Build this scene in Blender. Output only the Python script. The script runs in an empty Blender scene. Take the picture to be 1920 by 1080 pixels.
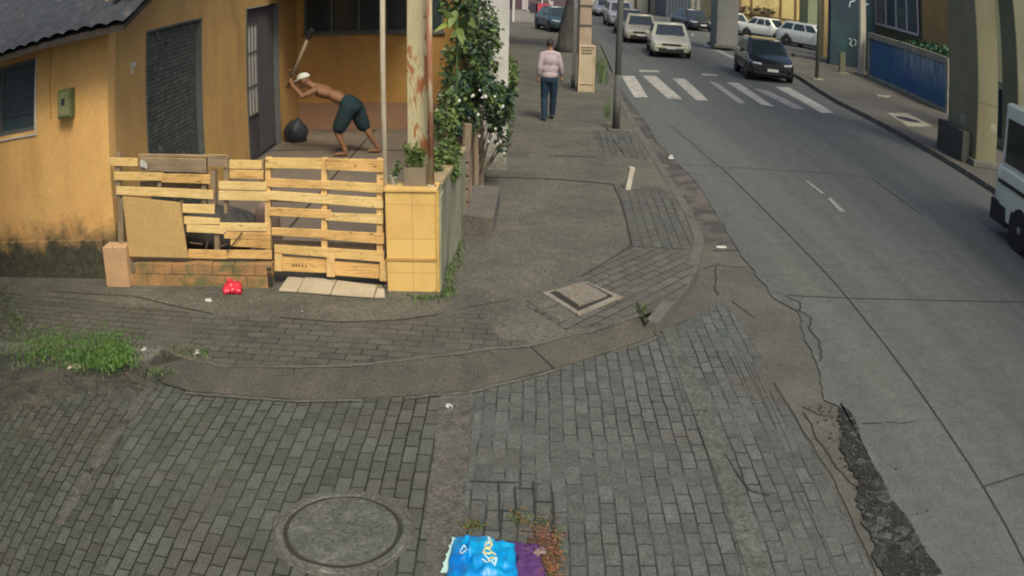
import bpy, bmesh, math, random
from mathutils import Vector, Matrix, noise as mnoise
R = math.radians
PI = math.pi
random.seed(7)
sc = bpy.context.scene
C = sc.collection

# ------------------------------------------------------------------ camera, world, sun, exposure
CAM_H, PITCH, ROLL = 3.29506, 0.366736, 0.0206896
cam = bpy.data.cameras.new('camera')
cam.type = 'PANO'
cam.sensor_fit = 'HORIZONTAL'
cam.sensor_width = 36.0
cam.sensor_height = 20.25
cam.clip_start = 0.05
cam.clip_end = 1000
cam.panorama_type = 'FISHEYE_LENS_POLYNOMIAL'
cam.fisheye_fov = R(180)
cam.fisheye_polynomial_k0 = 0.0
cam.fisheye_polynomial_k1 = -0.03296723330496726
cam.fisheye_polynomial_k2 = -0.0002454577584180466
cam.fisheye_polynomial_k3 = 3.9925050986950666e-05
cam.fisheye_polynomial_k4 = -1.907363080820337e-06
camo = bpy.data.objects.new('camera', cam)
C.objects.link(camo)
camo.matrix_world = Matrix.Translation((0, 0, CAM_H)) @ Matrix.Rotation(PI/2-PITCH, 4, 'X') @ Matrix.Rotation(ROLL, 4, 'Z')
sc.camera = camo

SUN_EL, SUN_AZ = R(52), R(158)          # azimuth measured clockwise from +Y; behind the camera, a little left
world = bpy.data.worlds.new("World"); sc.world = world; world.use_nodes = True
wn = world.node_tree
sky = wn.nodes.new('ShaderNodeTexSky'); sky.sky_type = 'NISHITA'; sky.sun_disc = False
sky.sun_elevation = SUN_EL; sky.sun_rotation = SUN_AZ; sky.air_density = 1.0; sky.dust_density = 5.0; sky.ozone_density = 1.0
bg = wn.nodes['Background']; wn.links.new(sky.outputs[0], bg.inputs[0]); bg.inputs[1].default_value = 0.085
sun = bpy.data.lights.new('sun', 'SUN'); sun.energy = 1.3; sun.angle = R(18); sun.color = (1.0, 0.92, 0.70)
suno = bpy.data.objects.new('sun', sun); C.objects.link(suno)
sd = Vector((math.sin(SUN_AZ)*math.cos(SUN_EL), math.cos(SUN_AZ)*math.cos(SUN_EL), math.sin(SUN_EL)))
suno.rotation_euler = sd.to_track_quat('Z', 'Y').to_euler(); suno.location = (0, 0, 30)
vs = sc.view_settings
vs.view_transform = 'Standard'; vs.look = 'None'; vs.gamma = 1; vs.use_curve_mapping = False
vs.exposure = 0.84
sc.cycles.pixel_filter_type = 'BLACKMAN_HARRIS'; sc.cycles.filter_width = 2.0
sc.cycles.max_bounces = 6

# ------------------------------------------------------------------ pixel <-> world helpers (calibrated lens of the real camera)
F_, B_, D_ = 1590.45921, -0.151515518, 0.870796872
def ray(u, v):
    dx, dy = u-960.0, 540.0-v
    r = math.hypot(dx, dy)/F_; th = r+B_*r**3+D_*r**5
    s = math.sin(th)/(r*F_) if r > 1e-9 else 1/F_
    x, y, z = dx*s, dy*s, math.cos(th)
    c, n = math.cos(ROLL), math.sin(ROLL); x, y = c*x-n*y, n*x+c*y
    cp, sp = math.cos(PITCH), math.sin(PITCH)
    return Vector((x, z*cp+y*sp, -z*sp+y*cp))
def gz(u, v, z=0.0):
    d = ray(u, v); t = (z-CAM_H)/d.z
    return Vector((d.x*t, d.y*t, z))
def gy(u, v, Y):
    d = ray(u, v); t = Y/d.y
    return Vector((d.x*t, Y, CAM_H+d.z*t))
def gx(u, v, X):
    d = ray(u, v); t = X/d.x
    return Vector((X, d.y*t, CAM_H+d.z*t))

# ------------------------------------------------------------------ object helpers
def tag(o, label=None, cat=None, group=None, kind=None):
    if label: o['label'] = label
    if cat: o['category'] = cat
    if group: o['group'] = group
    if kind: o['kind'] = kind
    return o
def empty(name, loc=(0, 0, 0), rz=0.0, label=None, cat=None, group=None):
    o = bpy.data.objects.new(name, None); C.objects.link(o)
    o.location = loc; o.rotation_euler = (0, 0, rz); o.empty_display_size = 0.2
    return tag(o, label, cat, group)
def wmat(o):
    m = Matrix.LocRotScale(o.location, o.rotation_euler, o.scale)
    if o.parent: m = wmat(o.parent) @ o.matrix_parent_inverse @ m
    return m
def adopt(o, parent):
    """o is built in world coordinates; hang it under parent without moving it"""
    if parent is not None:
        o.parent = parent; o.matrix_parent_inverse = wmat(parent).inverted()
    return o
def copy_tree(o, parent=None):
    c = o.copy(); C.objects.link(c)
    if parent is not None: c.parent = parent; c.matrix_parent_inverse = o.matrix_parent_inverse
    for ch in list(o.children): copy_tree(ch, c)
    return c

class MB:
    def __init__(s): s.v = []; s.f = []; s.m = []
    def add(s, vs_, fs, mi=0):
        k = len(s.v); s.v += [tuple(p) for p in vs_]
        for f in fs: s.f.append([k+i for i in f]); s.m.append(mi)
        return s
    def hexa(s, p, mi=0):  # 4 bottom, 4 top (same winding)
        return s.add(p, [(3,2,1,0), (4,5,6,7), (0,1,5,4), (1,2,6,5), (2,3,7,6), (3,0,4,7)], mi)
    def box(s, x0, x1, y0, y1, z0, z1, mi=0, M=None):
        p = [Vector(q) for q in ((x0,y0,z0),(x1,y0,z0),(x1,y1,z0),(x0,y1,z0),(x0,y0,z1),(x1,y0,z1),(x1,y1,z1),(x0,y1,z1))]
        if M is not None: p = [M @ q for q in p]
        return s.hexa(p, mi)
    def prism(s, pts, z0, z1, mi=0):
        n = len(pts); a = [(p[0], p[1], z0) for p in pts]; b = [(p[0], p[1], z1) for p in pts]
        area = sum(pts[i][0]*pts[(i+1) % n][1]-pts[(i+1) % n][0]*pts[i][1] for i in range(n))
        if area < 0: a.reverse(); b.reverse()
        fs = [tuple(reversed(range(n))), tuple(range(n, 2*n))]+[(i, (i+1) % n, n+(i+1) % n, n+i) for i in range(n)]
        return s.add(a+b, fs, mi)
    def sheet(s, pts, mi=0):
        n = len(pts)
        area = sum(pts[i][0]*pts[(i+1) % n][1]-pts[(i+1) % n][0]*pts[i][1] for i in range(n))
        q = list(pts) if area > 0 else list(reversed(pts))
        return s.add(q, [tuple(range(n))], mi)
    def slab(s, pts, nrm, th, mi=0):
        """planar polygon extruded by th against nrm"""
        n = len(pts); a = [Vector(p) for p in pts]; b = [p-Vector(nrm)*th for p in a]
        fs = [tuple(range(n)), tuple(reversed(range(n, 2*n)))]+[((i+1) % n, i, n+i, n+(i+1) % n) for i in range(n)]
        return s.add(a+b, fs, mi)
    def tube(s, path, rad, n=8, mi=0, cap=True, sy=1.0):
        P = [Vector(p) for p in path]; k = len(P)
        rs = rad if isinstance(rad, (list, tuple)) else [rad]*k
        rings = []
        up = Vector((0, 0, 1)); t0 = (P[1]-P[0]).normalized()
        if abs(t0.z) > 0.9: up = Vector((1, 0, 0))
        for i in range(k):
            t = (P[min(i+1, k-1)]-P[max(i-1, 0)]).normalized()
            a = t.cross(up).normalized(); b = a.cross(t).normalized()
            rings.append([P[i]+(a*math.cos(2*PI*j/n)+b*math.sin(2*PI*j/n)*sy)*rs[i] for j in range(n)])
        base = len(s.v)
        for r_ in rings: s.v += [tuple(p) for p in r_]
        for i in range(k-1):
            for j in range(n):
                s.f.append([base+i*n+j, base+(i+1)*n+j, base+(i+1)*n+(j+1) % n, base+i*n+(j+1) % n]); s.m.append(mi)
        if cap:
            s.f.append([base+j for j in range(n)]); s.m.append(mi)
            s.f.append([base+(k-1)*n+j for j in reversed(range(n))]); s.m.append(mi)
        return s
    def lathe(s, prof, c=(0, 0, 0), n=20, mi=0, M=None):
        base = len(s.v); c = Vector(c)
        for (r_, z) in prof:
            for j in range(n):
                p = Vector((r_*math.cos(2*PI*j/n), r_*math.sin(2*PI*j/n), z))
                if M is not None: p = M @ p
                s.v.append(tuple(p+c))
        for i in range(len(prof)-1):
            for j in range(n):
                s.f.append([base+i*n+j, base+i*n+(j+1) % n, base+(i+1)*n+(j+1) % n, base+(i+1)*n+j]); s.m.append(mi)
        if prof[0][0] > 1e-5: s.f.append([base+j for j in reversed(range(n))]); s.m.append(mi)
        if prof[-1][0] > 1e-5: s.f.append([base+(len(prof)-1)*n+j for j in range(n)]); s.m.append(mi)
        return s
    def build(s, name, mats, parent=None, smooth=False, bevel=0.0, local=False, autosm=None):
        me = bpy.data.meshes.new(name); me.from_pydata(s.v, [], s.f)
        if not isinstance(mats, (list, tuple)): mats = [mats]
        for m in mats: me.materials.append(m)
        me.polygons.foreach_set('material_index', s.m)
        if smooth: me.polygons.foreach_set('use_smooth', [True]*len(s.f))
        me.update()
        if bevel > 0 or autosm:
            bm = bmesh.new(); bm.from_mesh(me)
            bmesh.ops.remove_doubles(bm, verts=bm.verts, dist=1e-5)
            if bevel > 0:
                es = [e for e in bm.edges if len(e.link_faces) == 2 and e.calc_face_angle(0) > 0.5]
                bmesh.ops.bevel(bm, geom=es, offset=bevel, segments=2, affect='EDGES', profile=0.6, clamp_overlap=True)
            if autosm:
                for f in bm.faces: f.smooth = True
                for e in bm.edges:
                    if len(e.link_faces) == 2 and e.calc_face_angle(0) > autosm: e.smooth = False
            bm.to_mesh(me); bm.free()
        o = bpy.data.objects.new(name, me); C.objects.link(o)
        if parent is not None:
            if local: o.parent = parent
            else: adopt(o, parent)
        return o

# ------------------------------------------------------------------ materials
MATS = {}
class NT:
    def __init__(s, name):
        s.m = bpy.data.materials.new(name); s.m.use_nodes = True; s.t = s.m.node_tree; s.b = s.t.nodes['Principled BSDF']
        s.tc = s.t.nodes.new('ShaderNodeTexCoord')
    def n(s, ty, **kw):
        nd = s.t.nodes.new(ty)
        for k, v in kw.items():
            if k.startswith('_'): setattr(nd, k[1:], v)
            else: nd.inputs[k.replace('__', ' ')].default_value = v
        return nd
    def l(s, a, b): s.t.links.new(a, b)
    def coord(s, rot=0.0, scale=(1, 1, 1), out='Object'):
        mp = s.n('ShaderNodeMapping'); mp.inputs['Rotation'].default_value = (0, 0, rot); mp.inputs['Scale'].default_value = scale
        s.l(s.tc.outputs[out], mp.inputs['Vector']); return mp.outputs[0]
    def noise(s, vec, scale, detail=4, rough=0.6, dist=0.0):
        nd = s.n('ShaderNodeTexNoise', Scale=scale, Detail=detail, Roughness=rough, Distortion=dist); s.l(vec, nd.inputs['Vector']); return nd
    def ramp(s, fac, stops):
        r_ = s.n('ShaderNodeValToRGB'); e = r_.color_ramp.elements
        while len(e) < len(stops): e.new(0.5)
        for i, (p, c) in enumerate(stops): e[i].position = p; e[i].color = (*c, 1) if len(c) == 3 else c
        s.l(fac, r_.inputs[0]); return r_.outputs[0]
    def mix(s, fac, a, b, mode='MIX'):
        m = s.n('ShaderNodeMix', _data_type='RGBA', _blend_type=mode)
        for i, val in ((0, fac), (6, a), (7, b)):
            if hasattr(val, 'is_output'): s.l(val, m.inputs[i])
            elif i == 0: m.inputs[0].default_value = val
            else: m.inputs[i].default_value = (*val, 1)
        return m.outputs[2]
    def math(s, op, a, b=0.0, clamp=False):
        m = s.n('ShaderNodeMath', _operation=op, _use_clamp=clamp)
        for i, val in ((0, a), (1, b)):
            if hasattr(val, 'is_output'): s.l(val, m.inputs[i])
            else: m.inputs[i].default_value = val
        return m.outputs[0]
    def bump(s, h, strength=0.3, dist=0.01, prev=None):
        b = s.n('ShaderNodeBump', Strength=strength, Distance=dist); s.l(h, b.inputs['Height'])
        if prev is not None: s.l(prev, b.inputs['Normal'])
        return b.outputs[0]
    def done(s, col=None, rough=0.8, nrm=None, metal=0.0, spec=0.4, coat=0.0):
        if col is not None:
            if hasattr(col, 'is_output'): s.l(col, s.b.inputs['Base Color'])
            else: s.b.inputs['Base Color'].default_value = (*col, 1)
        if hasattr(rough, 'is_output'): s.l(rough, s.b.inputs['Roughness'])
        else: s.b.inputs['Roughness'].default_value = rough
        s.b.inputs['Metallic'].default_value = metal
        s.b.inputs['Specular IOR Level'].default_value = spec
        s.b.inputs['Coat Weight'].default_value = coat
        if nrm is not None: s.l(nrm, s.b.inputs['Normal'])
        return s.m
def sc3(c, k): return tuple(min(1, x*k) for x in c)

def rough_mat(name, c, c2=None, scale=3.0, fine=60.0, amt=0.25, bump=0.2, rough=0.85, stain=None, stain_scale=0.8, stain_lo=0.5, stain_hi=0.7, vscale=(1, 1, 1), metal=0.0, spec=0.35, bdist=0.01, grain=0.35):
    """weathered mineral / paint surface: broad patches, fine grain, optional stain with a shape of its own"""
    if name in MATS: return MATS[name]
    t = NT(name); v = t.coord(scale=vscale)
    c2 = c2 or sc3(c, 1-amt)
    n1 = t.noise(v, scale, 6, 0.65, 0.3); n2 = t.noise(v, fine, 3, 0.6)
    col = t.mix(t.ramp(n1.outputs[0], [(0.35, (0, 0, 0)), (0.65, (1, 1, 1))]), c2, c)
    col = t.mix(grain, col, t.ramp(n2.outputs[0], [(0.34, sc3((1, 1, 1), 0.5)), (0.66, (1.3, 1.3, 1.3) if grain > .4 else (1, 1, 1))]), 'MULTIPLY')
    if stain:
        n3 = t.noise(v, stain_scale, 8, 0.7, 0.5)
        col = t.mix(t.ramp(n3.outputs[0], [(stain_lo, (0, 0, 0)), (stain_hi, (1, 1, 1))]), col, stain)
    nb = t.bump(n2.outputs[0], bump, bdist); nb = t.bump(n1.outputs[0], bump, bdist*2, nb)
    MATS[name] = t.done(col, rough, nb, metal=metal, spec=spec); return MATS[name]

def plain(name, c, rough=0.5, metal=0.0, spec=0.5, coat=0.0, var=0.12, scale=8.0):
    if name in MATS: return MATS[name]
    t = NT(name); n1 = t.noise(t.coord(), scale, 4, 0.6)
    col = t.mix(t.ramp(n1.outputs[0], [(0.3, (0, 0, 0)), (0.7, (1, 1, 1))]), sc3(c, 1-var), sc3(c, 1+var))
    MATS[name] = t.done(col, rough, None, metal=metal, spec=spec, coat=coat); return MATS[name]

def paver_mat(name, rot, c1, c2, w=0.22, h=0.105, mort=0.007, mcol=(0.018, 0.018, 0.015), fade=(0.45, 0.62), stain=(0.10, 0.085, 0.07), sscale=0.9, moss=None, warm=0.0):
    t = NT(name); v = t.coord(rot=rot)
    wob = t.noise(t.coord(), 2.2, 2, 0.5)
    vv = t.n('ShaderNodeVectorMath', _operation='MULTIPLY_ADD'); t.l(wob.outputs[1], vv.inputs[0]); vv.inputs[1].default_value = (0.034, 0.030, 0); t.l(v, vv.inputs[2])
    wob2 = t.noise(t.coord(), 25, 2, 0.5)
    vv2 = t.n('ShaderNodeVectorMath', _operation='MULTIPLY_ADD'); t.l(wob2.outputs[1], vv2.inputs[0]); vv2.inputs[1].default_value = (0.012, 0.012, 0); t.l(vv.outputs[0], vv2.inputs[2])
    br = t.n('ShaderNodeTexBrick', Scale=1.0, Mortar__Size=mort, Mortar__Smooth=0.15, Bias=0.0, Brick__Width=w, Row__Height=h, _offset=0.5)
    t.l(vv2.outputs[0], br.inputs['Vector'])
    br.inputs['Color1'].default_value = (*c1, 1); br.inputs['Color2'].default_value = (*c2, 1); br.inputs['Mortar'].default_value = (*sc3(c1, 1.0), 1)
    big = t.noise(t.coord(), 0.55, 5, 0.6, 0.4); med = t.noise(t.coord(), 7, 5, 0.7); fine = t.noise(t.coord(), 75, 3, 0.7)
    st = t.noise(t.coord(), sscale, 7, 0.7, 0.8)
    base = t.mix(t.ramp(st.outputs[0], [(0.42, (0, 0, 0)), (0.72, (0.75, 0.75, 0.75))]), br.outputs[0], stain)
    base = t.mix(0.6, base, t.ramp(med.outputs[0], [(0.32, (0.6, 0.6, 0.58)), (0.68, (1.25, 1.25, 1.25))]), 'MULTIPLY')
    base = t.mix(0.8, base, t.ramp(fine.outputs[0], [(0.36, (0.55, 0.55, 0.55)), (0.64, (1.45, 1.45, 1.45))]), 'MULTIPLY')
    # joints: filled with pale sand in some places, open and dark in others
    fd = t.ramp(big.outputs[0], [(fade[0], (0, 0, 0)), (fade[1], (1, 1, 1))])
    jn = t.noise(t.coord(), 3.5, 3, 0.6)
    fd2 = t.mix(t.ramp(jn.outputs[0], [(0.42, (0, 0, 0)), (0.62, (1, 1, 1))]), fd, (0.15, 0.15, 0.15))
    jcol = t.mix(fd2, mcol, sc3(c1, 0.9))
    if moss:
        ms = t.noise(t.coord(), 1.3, 4, 0.6)
        jcol = t.mix(t.ramp(ms.outputs[0], [(0.55, (0, 0, 0)), (0.66, (1, 1, 1))]), jcol, moss)
    col = t.mix(br.outputs[1], base, jcol)
    inv = t.math('SUBTRACT', 1.0, br.outputs[1])
    nb = t.bump(inv, 0.8, 0.012); nb = t.bump(fine.outputs[0], 0.5, 0.005, nb); nb = t.bump(med.outputs[0], 0.5, 0.02, nb)
    MATS[name] = t.done(col, t.ramp(med.outputs[0], [(0.2, (0.65,)*3), (0.8, (0.9,)*3)]), nb, spec=0.35)
    return MATS[name]

def road_mat(name, base, dark, warm):
    t = NT(name); v = t.coord()
    sp = t.noise(v, 75, 4, 0.8); md = t.noise(v, 5, 8, 0.75); bg_ = t.noise(v, 0.35, 6, 0.6, 0.6)
    vor = t.n('ShaderNodeTexVoronoi', Scale=95.0); t.l(v, vor.inputs['Vector'])
    tracks = t.noise(t.coord(scale=(1.1, 0.05, 1)), 1.6, 3, 0.5)
    col = t.mix(t.ramp(bg_.outputs[0], [(0.35, (0, 0, 0)), (0.68, (1, 1, 1))]), base, warm)
    col = t.mix(t.ramp(tracks.outputs[0], [(0.42, (0, 0, 0)), (0.66, (0.55,)*3)]), col, dark)
    col = t.mix(0.75, col, t.ramp(sp.outputs[0], [(0.36, (0.45,)*3), (0.64, (1.5,)*3)]), 'MULTIPLY')
    col = t.mix(0.5, col, t.ramp(md.outputs[0], [(0.35, (0.65,)*3), (0.65, (1.2,)*3)]), 'MULTIPLY')
    col = t.mix(t.ramp(vor.outputs['Distance'], [(0.0, (0.55,)*3), (0.22, (0, 0, 0))]), col, sc3(base, 1.7))
    nb = t.bump(sp.outputs[0], 0.4, 0.004); nb = t.bump(md.outputs[0], 0.2, 0.01, nb)
    return t.done(col, 0.82, nb, spec=0.35)

def wood_mat(name, c, dark, axis='X'):
    t = NT(name); vsx = (1.2, 14, 14) if axis == 'X' else (14, 14, 1.2)
    n1 = t.noise(t.coord(scale=vsx), 3.0, 6, 0.7, 1.2); n2 = t.noise(t.coord(), 2.2, 4, 0.6); n3 = t.noise(t.coord(scale=(1, 6, 3)), 9, 4, 0.7)
    col = t.mix(t.ramp(n1.outputs[0], [(0.34, (1, 1, 1)), (0.5, (0, 0, 0))]), c, dark)
    col = t.mix(t.ramp(n2.outputs[0], [(0.48, (0, 0, 0)), (0.75, (0.7,)*3)]), col, sc3(dark, 0.9))
    col = t.mix(t.ramp(n3.outputs[0], [(0.62, (0, 0, 0)), (0.68, (0.9,)*3)]), col, (0.16, 0.09, 0.04))
    nb = t.bump(n1.outputs[0], 0.35, 0.004)
    MATS[name] = t.done(col, 0.75, nb, spec=0.3); return MATS[name]

def wall_paint(name, c, c2, low=None, z0=0.55, z1=0.95, streak=(0.3, 0.2, 0.1), peel=None):
    """painted render wall: vertical rain streaks, blotches and, near the ground, mould creeping up"""
    t = NT(name); v = t.coord()
    st = t.noise(t.coord(scale=(1.6, 1.6, 0.35)), 1.6, 3, 0.5); bl = t.noise(v, 1.1, 6, 0.6, 0.4); fi = t.noise(v, 55, 3, 0.6)
    col = t.mix(t.ramp(bl.outputs[0], [(0.35, (0, 0, 0)), (0.68, (1, 1, 1))]), c, c2)
    bl2 = t.noise(v, 4.5, 6, 0.75)
    col = t.mix(t.ramp(st.outputs[0], [(0.50, (0, 0, 0)), (0.85, (0.45,)*3)]), col, streak)
    col = t.mix(t.ramp(bl2.outputs[0], [(0.46, (0, 0, 0)), (0.72, (0.4,)*3)]), col, sc3(c, 0.62))
    col = t.mix(0.45, col, t.ramp(fi.outputs[0], [(0.3, (0.65,)*3), (0.7, (1.1,)*3)]), 'MULTIPLY')
    if low:
        sep = t.n('ShaderNodeSeparateXYZ'); t.l(v, sep.inputs[0])
        nn = t.noise(v, 2.6, 8, 0.75, 0.6)
        h = t.math('ADD', sep.outputs[2], t.math('MULTIPLY', nn.outputs[0], 0.9))
        mr = t.n('ShaderNodeMapRange', _clamp=True); t.l(h, mr.inputs[0])
        mr.inputs[1].default_value = z0+0.45; mr.inputs[2].default_value = z1+0.45; mr.inputs[3].default_value = 1; mr.inputs[4].default_value = 0
        sp = t.noise(v, 14, 5, 0.7)
        lowc = t.mix(t.ramp(sp.outputs[0], [(0.35, (0, 0, 0)), (0.65, (1, 1, 1))]), low, sc3(low, 2.0))
        col = t.mix(mr.outputs[0], col, lowc)
    if peel:
        pn = t.noise(v, 3.4, 7, 0.75, 0.3)
        col = t.mix(t.ramp(pn.outputs[0], [(0.635, (0, 0, 0)), (0.66, (0.7,)*3)]), col, peel)
    nb = t.bump(fi.outputs[0], 0.2, 0.004); nb = t.bump(bl.outputs[0], 0.2, 0.02, nb)
    MATS[name] = t.done(col, 0.85, nb, spec=0.25); return MATS[name]

M_road = road_mat('road_surface', (0.120, 0.132, 0.124), (0.080, 0.092, 0.088), (0.126, 0.130, 0.115))
M_joint = plain('joint_tar', (0.040, 0.040, 0.036), 0.9, spec=0.2)
M_ground = rough_mat('ground_dirt_asphalt', (0.12, 0.12, 0.11), (0.075, 0.075, 0.07), 0.7, 60)
M_gutter = rough_mat('gutter_concrete', (0.132, 0.126, 0.105), (0.090, 0.090, 0.078), 1.3, 70, stain=(0.08, 0.076, 0.07), stain_scale=1.6, stain_lo=0.5, stain_hi=0.75, grain=.85)
M_gutterred = rough_mat('gutter_red_concrete', (0.165, 0.140, 0.118), (0.11, 0.105, 0.095), 2.6, 70, stain=(0.062, 0.062, 0.058), stain_scale=1.5, stain_lo=0.44, stain_hi=0.54, bump=.6, grain=.85)
M_smooth = rough_mat('sidewalk_concrete', (0.138, 0.134, 0.108), (0.086, 0.088, 0.073), 1.1, 38, amt=.4, bump=.5, stain=(0.20, 0.175, 0.125), stain_scale=1.5, stain_lo=0.55, stain_hi=0.75, grain=.85)
M_rampc = rough_mat('ramp_concrete', (0.104, 0.098, 0.079), (0.062, 0.061, 0.051), 1.7, 60, stain=(0.075, 0.072, 0.06), stain_scale=1.2, stain_lo=0.5, stain_hi=0.75, bump=0.3, grain=.85)
M_kerb = rough_mat('kerb_stone', (0.175, 0.17, 0.145), (0.095, 0.094, 0.082), 3.0, 60, stain=(0.08, 0.08, 0.07), stain_scale=3, stain_lo=0.5, stain_hi=0.7, grain=.85)
M_strip = rough_mat('strip_rubble', (0.145, 0.134, 0.116), (0.085, 0.082, 0.073), 9.0, 45, amt=0.5, bump=0.7, stain=(0.12, 0.125, 0.12), stain_scale=2.5, bdist=0.02, grain=.85)
M_strip2 = rough_mat('strip_cement', (0.130, 0.135, 0.118), (0.088, 0.094, 0.082), 5, 40, stain=(0.06, 0.062, 0.055), stain_scale=4, stain_lo=.52, stain_hi=.68, grain=.85, bump=.6)
M_patch = NT('broken_asphalt')
def _patch():
    t = M_patch; v = t.coord()
    w = t.noise(v, 7, 4); vv = t.n('ShaderNodeVectorMath', _operation='MULTIPLY_ADD'); t.l(w.outputs[1], vv.inputs[0]); vv.inputs[1].default_value = (0.16, 0.16, 0); t.l(v, vv.inputs[2])
    vo = t.n('ShaderNodeTexVoronoi', Scale=17.0, _feature='DISTANCE_TO_EDGE'); t.l(vv.outputs[0], vo.inputs['Vector'])
    vc = t.n('ShaderNodeTexVoronoi', Scale=17.0); t.l(vv.outputs[0], vc.inputs['Vector'])
    sp = t.n('ShaderNodeSeparateColor'); t.l(vc.outputs['Color'], sp.inputs[0])
    fi = t.noise(v, 45, 5, 0.8); bl = t.noise(v, 2.6, 5, .7)
    cell = t.mix(t.ramp(sp.outputs[0], [(0.2, (0, 0, 0)), (0.95, (1, 1, 1))]), (0.024, 0.030, 0.029), (0.10, 0.105, 0.095))
    cell = t.mix(t.ramp(bl.outputs[0], [(0.45, (0, 0, 0)), (0.6, (1, 1, 1))]), cell, (0.032, 0.033, 0.026))
    cell = t.mix(0.9, cell, t.ramp(fi.outputs[0], [(0.36, (0.3,)*3), (0.66, (1.7,)*3)]), 'MULTIPLY')
    col = t.mix(t.ramp(vo.outputs['Distance'], [(0.01, (1, 1, 1)), (0.05, (0, 0, 0))]), cell, (0.014, 0.014, 0.012))
    nb = t.bump(sp.outputs[0], 0.3, 0.006); nb = t.bump(fi.outputs[0], 0.8, 0.010, nb)
    return t.done(col, 0.9, nb, spec=0.25)
M_patch = _patch()
P1, P2 = (0.106, 0.121, 0.104), (0.068, 0.080, 0.069)
M_pav_street = paver_mat('pavers_street', PI/2, P1, P2, mort=.0075, mcol=(.018, .019, .016), fade=(.50, .68), moss=(0.05, 0.06, 0.02))
M_pav_street_r = paver_mat('pavers_street_worn', PI/2+R(1.2), (0.118, 0.133, 0.124), (0.082, 0.094, 0.089), fade=(0.40, 0.55), sscale=0.5)
M_pav_street_l = paver_mat('pavers_street_dark', PI/2-R(3), (0.088, 0.098, 0.080), (0.058, 0.066, 0.054), moss=(0.05, 0.06, 0.02), fade=(0.55, 0.7))
M_pav_side = paver_mat('pavers_sidewalk', R(4), (0.104, 0.108, 0.090), (0.070, 0.075, 0.063), w=0.23, h=0.115, sscale=0.7, fade=(0.40, 0.60), stain=(0.125, 0.110, 0.085))
M_pav_corner = paver_mat('pavers_corner', R(-50), (0.130, 0.129, 0.112), (0.090, 0.089, 0.078), w=0.30, h=0.125, fade=(0.42, 0.6))
M_pav_right = paver_mat('pavers_kerbside', R(93), (0.115, 0.122, 0.108), (0.080, 0.086, 0.078), w=0.24, h=0.12, fade=(0.40, 0.6))
M_paint = NT('road_paint')
def _paint():
    t = M_paint; v = t.coord(); n1 = t.noise(v, 3.5, 8, 0.75); n2 = t.noise(v, 60, 3)
    col = t.mix(t.ramp(n1.outputs[0], [(0.46, (0, 0, 0)), (0.64, (1, 1, 1))]), (0.52, 0.50, 0.43), (0.20, 0.20, 0.19))
    col = t.mix(0.5, col, t.ramp(n2.outputs[0], [(0.3, (0.5,)*3), (0.7, (1.1,)*3)]), 'MULTIPLY')
    return t.done(col, 0.7, None)
M_paint = _paint()
M_paintw = rough_mat('road_paint_worn', (0.42, 0.41, 0.37), (0.20, 0.205, 0.20), 9, 60)

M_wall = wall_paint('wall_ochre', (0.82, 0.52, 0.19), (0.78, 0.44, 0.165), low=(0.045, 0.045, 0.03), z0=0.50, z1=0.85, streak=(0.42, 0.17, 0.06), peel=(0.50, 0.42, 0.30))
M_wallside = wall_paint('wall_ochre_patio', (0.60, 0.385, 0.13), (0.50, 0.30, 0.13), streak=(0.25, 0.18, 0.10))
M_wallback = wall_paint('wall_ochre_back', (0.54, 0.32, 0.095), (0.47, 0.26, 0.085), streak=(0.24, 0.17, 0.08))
M_skirt = wall_paint('wall_skirt_pink', (0.36, 0.215, 0.13), (0.31, 0.19, 0.125), streak=(0.2, 0.13, 0.09))
M_patio = rough_mat('patio_cement', (0.23, 0.185, 0.14), (0.16, 0.135, 0.11), 1.5, 40, stain=(0.13, 0.12, 0.10), stain_scale=1.5)
M_tileroof = rough_mat('old_roof_tile', (0.055, 0.062, 0.072), (0.032, 0.038, 0.046), 5, 40, bump=0.5, stain=(0.10, 0.09, 0.085), stain_scale=6, stain_lo=0.56, stain_hi=0.68)
M_white_wall = wall_paint('wall_whitewash', (0.62, 0.62, 0.58), (0.42, 0.43, 0.42), low=(0.14, 0.14, 0.12), z0=0.3, z1=0.9, streak=(0.25, 0.25, 0.22))
M_conc = rough_mat('wall_raw_concrete', (0.40, 0.40, 0.28), (0.24, 0.25, 0.17), 2.0, 45, stain=(0.06, 0.065, 0.045), stain_scale=2.5, stain_lo=0.5, stain_hi=0.7, vscale=(1, 1, 0.45))
M_conc_beam = rough_mat('beam_concrete', (0.36, 0.35, 0.27), (0.22, 0.22, 0.17), 2.5, 45, stain=(0.12, 0.12, 0.09), stain_scale=3, stain_lo=0.55)
M_pillar = rough_mat('pillar_concrete', (0.235, 0.225, 0.135), (0.17, 0.165, 0.10), 0.7, 40, stain=(0.12, 0.13, 0.11), stain_scale=0.7, stain_lo=0.5, stain_hi=0.8, vscale=(1, 1, 0.3), bump=0.12)
M_pillar2 = rough_mat('pillar_concrete_grey', (0.24, 0.25, 0.23), (0.16, 0.17, 0.165), 0.7, 40, vscale=(1, 1, 0.3), bump=0.12)
M_ytile = NT('yellow_tile')
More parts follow.
